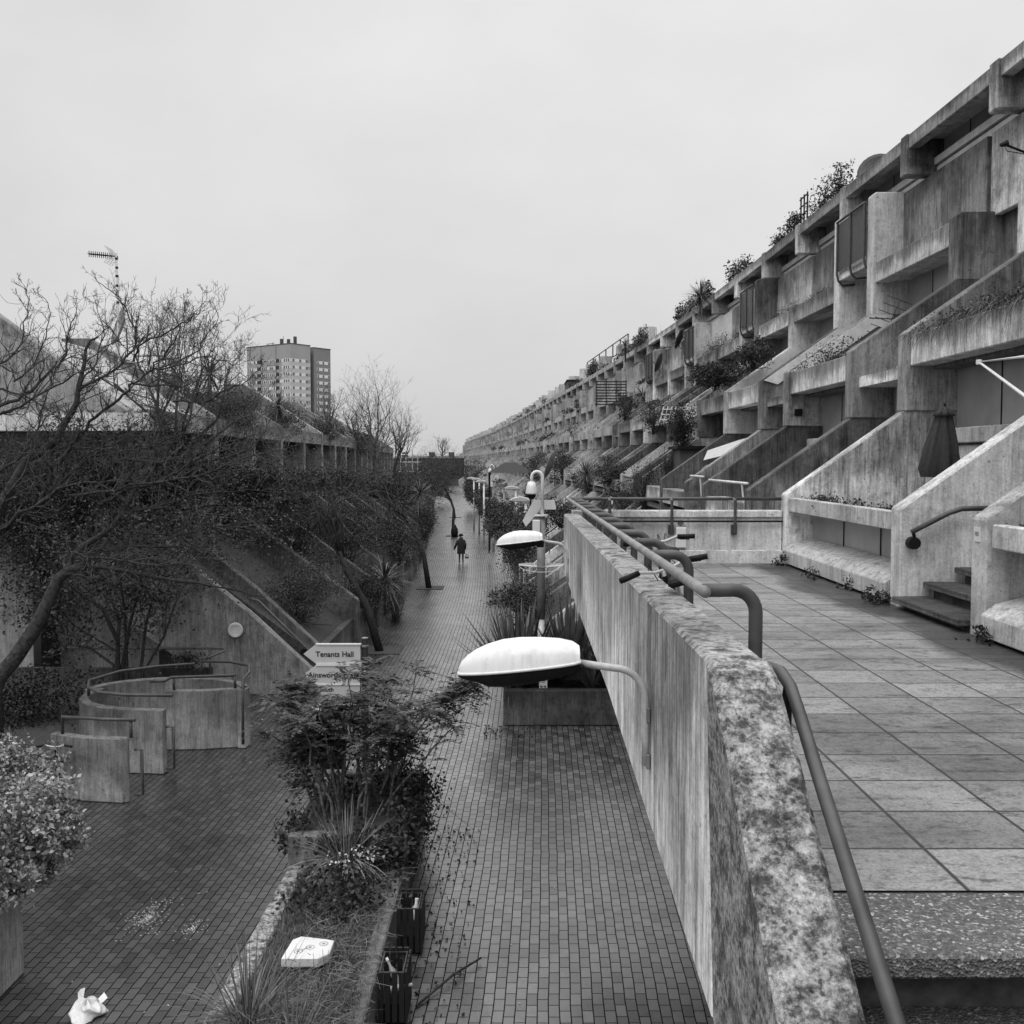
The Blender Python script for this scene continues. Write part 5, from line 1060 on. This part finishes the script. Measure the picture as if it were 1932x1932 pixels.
# ------------------------------------------------------------------ shrubs and plants
def shrub(label, c, r, n, mat='leafd', size=.09, cat='shrub', name='shrub', clumps=45, spread=.2, hollow=.5, group=None):
    t = thing(name, label, cat, (c[0], c[1], c[2]-r[2]), group); g = MB(); leaves(g, blob(c, r, n, clumps, spread, hollow), size, size*.6); g.build('leaves', M[mat], t)
    s = MB(); q = RNG.normal(size=(24, 3))*np.array(r)*.4+np.array(c); b = np.array((c[0], c[1], c[2]-r[2]*1.0)); twigs(s, np.repeat(b[None], 24, 0)+RNG.normal(size=(24, 3))*.05, q, .014, .006); s.build('stems', M['bark'], t)
    return t
S = [((560, 1118, 28), (1.35, 1.1, .8), 7000, 'leafm', .07, 'feathery dark conifer shrub sprawling over the stair side'), ((690, 1110, 33.5), (1.0, 1.3, 1.0), 5000, 'leafx', .08, 'dark shrub behind the nearest leaning tree trunk'),
     ((745, 1140, 37), (.4, 1.2, .7), 2500, 'leafd', .07, 'small leafy shrub over the low garden wall left of the street'), ((752, 1010, 43), (1.2, 1.6, 1.2), 6000, 'leafx', .09, 'dense dark shrub behind the second leaning tree'),
     ((250, 905, 24.9), (3.2, .5, 1.25), 16000, 'leafd', .10, 'mass of dark ivy covering the left block under the soffit'), ((60, 945, 24.7), (3.0, .45, 1.7), 11000, 'leafd', .10, 'dark creeper hanging behind the large bare tree'), ((480, 915, 30.5), (2.2, .8, .7), 9000, 'leafd', .10, 'dark climbing plant spread over the left balconies'),
     ((620, 905, 41), (2.2, .9, .5), 6000, 'leafd', .11, 'dark hedge in the left block planters'), ((700, 915, 52), (2.2, 1.3, .6), 5000, 'leafx', .13, 'dark bush mass on the left block balconies farther along'),
     ((775, 925, 70), (2.0, 3, 1.1), 6000, 'leafx', .15, 'dark evergreen mass at the far end of the left block'), ((800, 912, 100), (2.2, 6, 1.9), 9000, 'leafx', .2, 'dark evergreen clump closing the left street side'), ((818, 900, 135), (2.4, 8, 2.2), 9000, 'leafx', .25, 'farthest dark evergreen clump under the end of the right-hand block'),
     ((800, 980, 55), (.7, 2, 1.0), 4000, 'leafx', .1, 'dark garden shrub by the straight left street wall'), ((560, 1010, 33), (2.0, 1, 1.2), 7000, 'leafx', .09, 'shadowy shrub on the middle left garden bank'), ((660, 1000, 38), (1.6, 1.4, 1.2), 7000, 'leafx', .09, 'shadowy shrub beside the leaning tree crown'),     ((60, 1330, 21.6), (2.2, 1.2, .8), 6000, 'leafx', .10, 'dark low hedge in the bed left of the curved screens'), ((355, 1245, 22.5), (.4, .3, .2), 500, 'leafd', .08, 'tuft of leaves beside the rear guard rail'),
     ((440, 775, 33.5), (.9, 1.6, .75), 5000, 'leafd', .09, 'dark shrub spilling over the left roof edge beside the spiky cordyline'), ((530, 795, 42.5), (.9, 1.6, .6), 4000, 'leafd', .09, 'dark roof plants below the pale yucca on the left'), ((610, 815, 52), (.9, 2, .6), 3500, 'leafx', .1, 'dark roof plants farther along the left block'), ((330, 745, 33), (1.3, 1.4, 1.0), 5000, 'leafx', .09, 'dark leafy roof shrub behind the large bare tree'), ((680, 835, 66), (1, 3, .7), 3000, 'leafx', .12, 'dark plants near the far end of the left roof'),
     ((848, 884, 205), (8, 6, 2.4), 7000, 'leafx', .3, 'distant dark tree belt in front of the brick houses at the street end'),
     # right-hand side of the street
     ((985, 1018, 33), (.8, 3.0, .9), 9000, 'leafd', .10, 'dark leafy hedge right of the street behind the lamp posts'), ((948, 978, 52), (.9, 5, .9), 9000, 'leafd', .13, 'spiky dark hedge beside the second camera mast'), ((914, 950, 80), (.9, 8, 1.0), 8000, 'leafx', .18, 'dark hedge narrowing towards the street end'), ((890, 922, 118), (.9, 8, 1.6), 7000, 'leafx', .22, 'tall dark shrubs at the far right street side'),
     ((1003, 1128, 27.5), (.75, .7, 1.35), 7000, 'leafx', .05, 'round dark conifer bush behind the camera mast'), ((1058, 968, 27.5), (.9, .8, .35), 1800, 'leafm', .09, 'leafy creeper on the garden bank beside the wall end'), ((980, 1130, 25.2), (.7, .8, .4), 2500, 'leafd', .08, 'low dark ground plants in the planter'),
     ((1216, 905, 35), (.5, .5, 1.15), 6000, 'leafx', .045, 'left one of two dark egg-shaped conifers'), ((1258, 900, 34.4), (.58, .5, 1.2), 7000, 'leafx', .045, 'right one of two dark egg-shaped conifers'),
     ((1350, 708, 32), (.85, 1.3, .4), 4200, 'leafx', .09, 'trailing conifer hanging over the upper house terrace'), ((1420, 668, 30), (.5, 1.0, .45), 2800, 'leafd', .09, 'leafy shrub above the trailing conifer'), ((1290, 805, 35), (.5, 1.2, .9), 4500, 'leafx', .08, 'dark climber covering a house wall above the egg-shaped conifers'),
     ((1180, 945, 38.5), (.9, 1.2, .7), 3500, 'leafm', .08, 'leafy garden shrub left of the egg-shaped conifers'), ((1150, 885, 46), (.9, 1.8, .7), 3500, 'leafm', .09, 'garden shrubs filling a sloping bay'), ((1110, 905, 56), (.9, 2, .7), 3000, 'leafm', .1, 'farther garden shrubs between sloping walls'), ((1225, 965, 36), (.7, .8, .4), 1800, 'leafm', .07, 'flowering low plants at the foot of the egg-shaped conifers'),
     ((1235, 790, 42), (.6, 1, .6), 1800, 'leafd', .08, 'ivy on a house fin'), ((1060, 870, 70), (1.2, 2, .8), 2500, 'leafd', .12, 'dark garden tree among distant sloping walls'), ((1010, 880, 90), (1.4, 4, 1.0), 3000, 'leafd', .15, 'dark distant garden bushes'), ((1180, 770, 55), (.6, 1, .6), 1600, 'leafd', .09, 'dark plant hanging from a distant balcony'),
     ((1185, 760, 62), (.7, 1.5, .5), 1500, 'leafx', .1, 'dark planter bush on the trellis balcony')]
for (p, r, n, m, s, lab) in S: shrub(lab, at(*p), r, int(n*1.7), m, s*.66, clumps=55, spread=.2, hollow=.25)
# plants in house planters and on the right-hand roof
def weeds(label, y0, y1, x, z, n, h, mat='leafm', hang=.0, size=.05):
    t = thing('trough_plants', label, 'plants', (x, (y0+y1)/2, z), 'plants growing in the concrete house planters')
    nb = max(6, n//60); K = np.stack([RNG.uniform(x-.12, x+.15, nb), RNG.uniform(y0, y1, nb), np.full(nb, z)], 1); g = MB(); i = RNG.integers(0, nb, n)
    hh = RNG.uniform(.2, 1, nb)*h; C = K[i]+RNG.normal(size=(n, 3))*(.1, .14, .03)+np.stack([0*i, 0*i, RNG.random(n)*hh[i]], 1)
    C[:, 0] += cv((y0+y1)/2); leaves(g, C, size, size*.5); k2 = K+np.stack([RNG.normal(size=nb)*.06, RNG.normal(size=nb)*.08, hh], 1); twigs(g, K, k2, .006, .003)
    if hang:
        m = n//5; B = np.stack([np.full(m, x-.16), RNG.uniform(y0, y1, m), np.full(m, z+.03)], 1); blades(g, B, np.stack([-np.abs(RNG.normal(size=m))*.5-.3, RNG.normal(size=m)*.9, RNG.uniform(.1, .7, m)], 1), hang*RNG.uniform(.2, 1.3, m), .014, RNG.uniform(.6, 1.6, m), 4)
    g.build('leaves', M[mat], t)
weeds('scrubby weeds hanging from the planter above the parasol', 12.4, 16.9, 6.68, 7.86, 1500, .35, 'leafm', .4); weeds('low weeds in the planter over the terrace window', 12.4, 16.8, 4.9, 5.06, 1900, .2, 'leafm', .0); weeds('weeds in the planter above the second upper window', 20, 24.1, 6.7, 7.86, 1100, .5)
weeds('low weeds in the nearest terrace window planter', 5.2, 9.6, 4.9, 5.06, 500, .2); weeds('grassy tuft on the top-floor planter ledge', 27.5, 31, 8.65, 10.42, 350, .2, 'grass'); weeds('plants on the upper planter in front of the cream parapet', 38.2, 46, 8.65, 10.42, 1800, .7, 'leafm'); weeds('low plants in the upper planter beyond', 31.5, 35.3, 8.65, 10.42, 500, .3)
for (y0, y1, z, h, n, lab) in ((28.0, 31.5, 13.0, 1.0, 1500, 'leafy roof plants beside the black trellis'), (32.3, 35.5, 13.1, .75, 1100, 'pale-leaved roof shrubs in pots'), (39.0, 42.5, 13.1, .7, 900, 'roof plants right of the spiky palm'), (46, 55, 13.1, .9, 2200, 'bushy roof garden seen against the sky'), (62, 72, 13.1, 1.0, 1500, 'roof garden plants by the roof stair'), (84, 92, 13.1, 1.2, 1300, 'dark bushes on the distant roof edge')):
    weeds(lab, y0, y1, 9.0, z, n, h, 'leafd', 0, .09 if y0 < 40 else .14)
tl = thing('trellis', 'small black trellis standing among the roof plants', 'trellis', (9, 33, 13.1)); k = MB()
for o in (0, .35, .7): k.box(8.98, 9.02, 31.6+o, 31.64+o, 13.1, 14.0)
for o in (.3, .55, .8): k.box(8.97, 8.99, 31.5, 32.4, 13.1+o, 13.14+o)
k.build('lattice', M['black'], tl)
tb = thing('balcony_trellis', 'dark slatted trellis screen on a distant house balcony', 'trellis', at(1152, 740, 62)); x, y, z = at(1152, 742, 62)
k = MB(); [k.box(x-.9, x+.9, y, y+.05, z-.7+q*.17, z-.63+q*.17) for q in range(9)]; [k.box(x-.9+q*.6, x-.84+q*.6, y-.04, y-.001, z-.75, z+.8) for q in range(4)]; k.build('lattice', M['wood'], tb)
def spiky(label, c, r, n, stem=0, mat='flax', group='spiky cordylines and yuccas'):
    t = thing('cordyline', label, 'spiky plant', (c[0], c[1], c[2]-stem), group); d = unit(n); d[:, 2] = d[:, 2]*.8+.25; d /= np.linalg.norm(d, axis=1)[:, None]; g = MB()
    blades(g, np.repeat(np.array(c)[None], n, 0)+d*.05, d, RNG.uniform(.7, 1.1, n)*r, .055*r, RNG.uniform(.05, .35, n), 4); g.build('leaves', M[mat], t)
    if stem: MB().tube([np.array(c)-(0, 0, stem), c], .06, 6).build('stem', M['bark'], t)
for (p, r, n, st_, lab) in (((725, 1095, 34.5), 1.15, 130, 1.2, 'large dark cordyline beside the nearest leaning trunk'), ((792, 930, 52), 1.05, 120, 1.5, 'round-headed cordyline standing out above the left hedges'), ((395, 705, 32), .95, 110, .9, 'spiky cordyline on the left roof above the bare tree'), ((525, 765, 40), .8, 90, .5, 'pale spiky yucca on the left roof below the tower block'),
    ((1322, 560, 38.3), .85, 110, .4, 'tall spiky yucca on the right-hand roof against the sky'), ((1303, 580, 40), .6, 60, .1, 'low spiky fan palm on the roof beside the yucca'), ((1180, 655, 62), .9, 70, .9, 'thin yucca on the distant roof edge'), ((1212, 745, 50), .75, 80, .2, 'spiky plant in a balcony planter'), ((993, 935, 62), .9, 80, .3, 'pale spiky yucca on a garden bank'), ((1000, 905, 48), .8, 80, .3, 'silvery yucca among the lower garden walls'), ((1106, 896, 46), .95, 90, .4, 'dark spiky yucca between two sloping walls')):
    spiky(lab, at(*p), r, n, st_, 'straw' if 'pale' in lab or 'silvery' in lab else 'flax')

g = MB()
for k in range(170):
    y = random.uniform(38, 210); lv = random.choice(((5.3, 4.9), (4.7, 4.5), (3.2, 3.0), (2.2, 2.2), (6.7, 7.9), (6.9, 7.6), (8.6, 10.4), (9.1, 13.1))); r = random.uniform(.35, .9)
    leaves(g, blob((lv[0]+cv(y)+random.uniform(-.2, .3), y, lv[1]+r*.35), (r*.7, r*1.2, r*.6), int(240*r), 9, .3), .13, .08)
tag(g.build('balcony_greenery', M['leafd']), 'scattered greenery in the many distant house planters', kind='stuff')
g = MB()
for (x, y) in ((4.42, 16.6), (4.42, 13.4), (4.4, 12.2), (4.38, 12.35), (4.42, 9.6), (1.25, 16.6), (4.4, 14.8), (1.12, 9.3)):
    leaves(g, blob((x, y, 4.16), (.12, .2, .09), 160, 8, .35), .05, .025)
tag(g.build('weeds', M['leafd']), 'small weeds rooted in the damp joint along the terrace walls', kind='stuff')
# ------------------------------------------------------------------ person
def person():
    x, y = -2.89, 57.9; t = thing('person', 'person in long dark coat and hat walking away down the wet street', 'person', (x, y, 0))
    me = bpy.data.meshes.new('body'); V = [(0, 0, .84), (0, -.01, 1.05), (0, 0, 1.30), (0, .01, 1.40), (0, .01, 1.52), (-.19, 0, 1.30), (-.27, -.02, 1.06), (-.37, .03, .84), (-.40, .05, .76), (.19, 0, 1.30), (.24, -.02, 1.05), (.235, 0, .82), (.23, .01, .74),
         (-.085, 0, .80), (-.09, .02, .44), (-.10, -.03, .07), (-.11, .08, .035), (.085, 0, .80), (.10, .06, .44), (.105, .02, .07), (.11, .13, .035)]
    E_ = [(0,1),(1,2),(2,3),(3,4),(2,5),(5,6),(6,7),(7,8),(2,9),(9,10),(10,11),(11,12),(0,13),(13,14),(14,15),(15,16),(0,17),(17,18),(18,19),(19,20)]
    R_ = [.15, .14, .15, .06, .10, .075, .055, .04, .045, .075, .055, .04, .042, .095, .07, .055, .045, .095, .07, .055, .045]
    me.from_pydata(V, E_, []); o = bpy.data.objects.new('body', me); COL.objects.link(o); o.parent = t
    s = o.modifiers.new('skin', 'SKIN'); u = o.modifiers.new('sub', 'SUBSURF'); u.levels = 1; u.render_levels = 2
    for v, r in zip(me.skin_vertices[0].data, R_): v.radius = (r, r*.8)
    me.skin_vertices[0].data[0].use_root = True; me.materials.append(M['coat'])
    n = 14; rows = []
    for (z, rx, ry) in ((.55, .235, .17), (.6, .235, .17), (.85, .215, .165), (1.05, .205, .16), (1.25, .225, .155), (1.36, .16, .12), (1.41, .1, .09)):
        rows.append([(x+rx*math.cos(2*math.pi*k/n), y+ry*math.sin(2*math.pi*k/n), z) for k in range(n)])
    def grid(rows, nm, mat): MB().add([p for r in rows for p in r], [(i*n+k, i*n+(k+1) % n, (i+1)*n+(k+1) % n, (i+1)*n+k) for i in range(len(rows)-1) for k in range(n)]).build(nm, M[mat], t, smooth=True)
    grid(rows, 'coat', 'coat')
    MB().tube([(x-.17, y, 1.31), (x-.28, y-.02, 1.06), (x-.37, y+.03, .86)], [.085, .07, .06], 8).build('sleeve', M['coat'], t, smooth=True); MB().tube([(x+.17, y, 1.31), (x+.245, y-.02, 1.05), (x+.237, y, .84)], [.085, .07, .06], 8).build('sleeve', M['coat'], t, smooth=True)
    MB().lathe([(.115, 1.36), (.125, 1.42), (.105, 1.47)], (x, y, 0), 12).build('scarf', M['cloth'], t, smooth=True)
    MB().lathe([(.11, 1.55), (.118, 1.59), (.11, 1.65), (.07, 1.69), (.01, 1.70)], (x, y+.01, 0), 12).build('hat', M['black'], t, smooth=True)
    b = thing('shopping_bag', 'pale shopping bag with a dark band hanging from the right hand of the walker', 'bag', (x+.3, y, .3))
    MB().prism([(x+.22, .28), (x+.42, .26), (x+.40, .52), (x+.33, .62), (x+.26, .62)], y-.06, y+.06).build('body', M['galv'], b, bevel=.03)
    MB().box(x+.215, x+.425, y-.065, y+.065, .33, .38).build('band', M['black'], b); MB().tube([(x+.26, y, .6), (x+.24, y, .74), (x+.33, y, .61)], .01, 5).build('handles', M['galv'], b)
person()

# ------------------------------------------------------------------ distance: tower block, end houses
tw_ = thing('tower_block', 'tall slab tower block with banded windows beyond the left roofs', 'tower block', (-91, 426, 0))
C0 = np.array((-91.5, 426., 0)); U = np.array((-.809, .588, 0)); W = np.array((.588, .809, 0)); Z = np.array((0, 0, 1.)); TOP = 54.3
def tbox(mb, u0, u1, w0, w1, z0, z1):
    c = C0+U*(u0+u1)/2+W*(w0+w1)/2+Z*(z0+z1)/2; return mb.obox(c, U, W, Z, (u1-u0)/2, (w1-w0)/2, (z1-z0)/2)
tbox(MB(), 0, 27.5, 0, 10.9, 0, TOP).build('main_slab', M['towerp'], tw_); tbox(MB(), .0, 27, 12.9, 22.5, 0, TOP-.6).build('rear_slab', M['towerd'], tw_); tbox(MB(), 3, 24, 10.9, 12.9, 0, TOP-1).build('link', M['towerd'], tw_)
r = MB(); tbox(r, -.15, 27.7, -.15, 11.0, TOP, TOP+.3); tbox(r, -.15, 27.2, 12.8, 22.7, TOP-.6, TOP-.3); r.build('roof_edge', M['steel'], tw_)
for f in range(13):
    z1 = TOP-6.0-2.85*f; z0 = z1-1.3
    wf = tbox(MB(), 21.0, 27.52, -.08, 0, z0, z1); tbox(wf, 9.2, 18.3, -.08, 0, z0, z1); tbox(wf, .0, 6.8, -.08, 0, z0, z1); wo = wf.build('window_band', M['white'], tw_)
    p = MB()
    for u in (22, 23.3, 25, 26.3, 9.8, 11.0, 12.2, 13.6, 14.8, 16.0, 17.2, .8, 2.1, 3.4, 5.6):
        if random.random() < .85: tbox(p, u, u+.75, -.12, -.08, z0+.1, z1-.1)
    p.build('panes', M['glass'], wo)
    q = MB(); tbox(q, 18.3, 21.0, -.06, 0, z0, z1+.1); tbox(q, 6.8, 9.2, -.06, 0, z0, z1+.1); q.build('balcony_recess', M['dark'], tw_)
    wf = tbox(MB(), -.08, 0, .3, 9.2, z0, z1); wo = wf.build('window_band', M['white'], tw_); p = MB()
    for w in (.9, 4.6, 8.1): tbox(p, -.12, -.08, w, w+1.1, z0+.1, z1-.1)
    p.build('panes', M['glass'], wo)
    wf = tbox(MB(), -.08, 0, 14.6, 22.0, z0, z1); wo = wf.build('window_band', M['white'], tw_); p = MB()
    for w in (14.8, 17.8, 21.0): tbox(p, -.12, -.08, w, w+.9, z0+.1, z1-.1)
    p.build('panes', M['glass'], wo)
    if f: tbox(tbox(MB(), -.05, 0, .05, 10.85, z1+.03, z1+1.5), -.05, 5.6, -.05, -.001, z1+.03, z1+1.5).build('pale_panel', M['towerl'], tw_)
k = MB(); [tbox(k, u-.03, u+.06, -.1, -.001, 0, TOP) for u in (8.9, 18.3)]; k.build('joint', M['steel'], tw_)
for u, h in ((8.9, 2.6), (4.6, 2.2), (.6, 3.0)): tbox(MB(), u, u+1.0, 3, 4, TOP+.3, TOP+.3+h).build('chimney', M['steel'], tw_)
k = MB(); 
for u, h in ((12.5, 1.2), (13.5, 1.2), (16, .8), (17, .8), (6.6, 3.4)): p = C0+U*u+W*2+Z*(TOP+.3); k.tube([p, p+Z*h], .1, 4)
tbox(k, 12.5, 17, 1.9, 2.1, TOP+1.0, TOP+1.2); k.build('roof_rail', M['steel'], tw_)
eh = thing('brick_terrace', 'low dark brick houses with stubby chimneys closing the street end', 'houses', (-17, 250, 0))
MB().box(-38, -12, 250, 258, 0, 6.5).build('wall', M['brick'], eh); MB().prism([(249.6, 6.5), (258.4, 6.5), (254, 7.0)], -38.2, -11.8, 'x').build('roof', M['steel'], eh)
for x in (-20.4, -15.6, -27, -34): MB().box(x, x+1.4, 252, 253.2, 6.6, 8.0).build('chimney', M['brick'], eh)
bt2 = thing('bare_tree', 'small bare tree standing behind the brick houses at the street end', 'tree', (-17.8, 262, 0)); g = MB(); MB().tube([(-17.8, 262, 0), (-17.8, 262, 8)], [.25, .15], 6).build('trunk', M['bark'], bt2)
for k in range(8): grow(g, (-17.8, 262, 6.5+.3*k), (random.gauss(0, .4), random.gauss(0, .4), 1), 2.6, .09, 3, up=.15)
g.build('twigs', M['twig'], bt2)
sc_ = thing('scaffolding', 'thin scaffold poles at the far end of the left block', 'scaffold', at(775, 890, 110)*(1, 1, 0)); k = MB()
for (x, y0) in ((756, 845), (766, 850), (778, 848), (788, 856)): a = at(x, 930, 110); b = at(x, y0, 110); k.tube([a, b], .05, 4)
for y in (858, 872, 890): k.tube([at(750, y, 110), at(795, y, 110)], .05, 4)
k.build('poles', M['galv'], sc_)

# ------------------------------------------------------------------ light, sky, camera
SUN_EL, SUN_AZ = math.radians(52), math.radians(205)     # azimuth measured clockwise from +y: behind the camera, a little to the left
w = bpy.data.worlds.new('World'); scene.world = w; w.use_nodes = True; N = NT(w.node_tree); bgn = w.node_tree.nodes['Background']
sky = N.n('ShaderNodeTexSky'); sky.sky_type = 'NISHITA'; sky.sun_disc = False; sky.sun_elevation = SUN_EL; sky.sun_rotation = SUN_AZ; sky.air_density = 1; sky.dust_density = 4
bw_ = N.n('ShaderNodeRGBToBW'); N.link(sky.outputs[0], bw_.inputs[0])
tc = N.n('ShaderNodeTexCoord'); sx = N.n('ShaderNodeSeparateXYZ'); N.link(tc.outputs['Generated'], sx.inputs[0])
cl = N.ramp(N.noise(tc.outputs['Generated'], 2.2, 6, .55, mapping=(1, 1, 1.8)), [(.32, .90), (.68, 1.05)])
ov = N.n('ShaderNodeMapRange'); ov.inputs['From Min'].default_value = 0; ov.inputs['From Max'].default_value = .42; ov.inputs['To Min'].default_value = 6.9; ov.inputs['To Max'].default_value = 8.3; N.link(sx.outputs[2], ov.inputs[0])
zen = N.n('ShaderNodeMapRange'); zen.inputs['From Min'].default_value = .40; zen.inputs['From Max'].default_value = .95; zen.inputs['To Min'].default_value = 0; zen.inputs['To Max'].default_value = 19; N.link(sx.outputs[2], zen.inputs[0])
xr = N.math('ADD', N.math('MULTIPLY', sx.outputs[0], .12), 1.0)
cloud = N.math('MULTIPLY', N.math('MULTIPLY', N.math('ADD', ov.outputs[0], zen.outputs[0]), cl), xr)
mixf = N.math('ADD', N.math('MULTIPLY', cloud, .85), N.math('MULTIPLY', N.math('MINIMUM', bw_.outputs[0], 12), .15))
N.link(mixf, bgn.inputs['Color']); bgn.inputs['Strength'].default_value = .11
sd = bpy.data.lights.new('sun', 'SUN'); sd.energy = .7; sd.angle = math.radians(25); sd.color = (1, 1, 1); so = bpy.data.objects.new('sun', sd); COL.objects.link(so)
dv = Vector((math.sin(SUN_AZ)*math.cos(SUN_EL), math.cos(SUN_AZ)*math.cos(SUN_EL), math.sin(SUN_EL))); so.rotation_euler = dv.to_track_quat('Z', 'Y').to_euler()
cam = bpy.data.cameras.new('camera'); cam.sensor_width = 36; cam.lens = 36; cam.clip_start = .05; cam.clip_end = 5000
co = bpy.data.objects.new('camera', cam); COL.objects.link(co); co.location = (0, 0, EYE); co.rotation_euler = (math.pi/2-PITCH, 0, 0); scene.camera = co
vs_ = scene.view_settings; vs_.view_transform = 'Standard'; vs_.look = 'None'; vs_.exposure = 0; vs_.gamma = 1; vs_.use_curve_mapping = False
scene.cycles.use_denoising = True; scene.cycles.max_bounces = 6; scene.cycles.transparent_max_bounces = 8
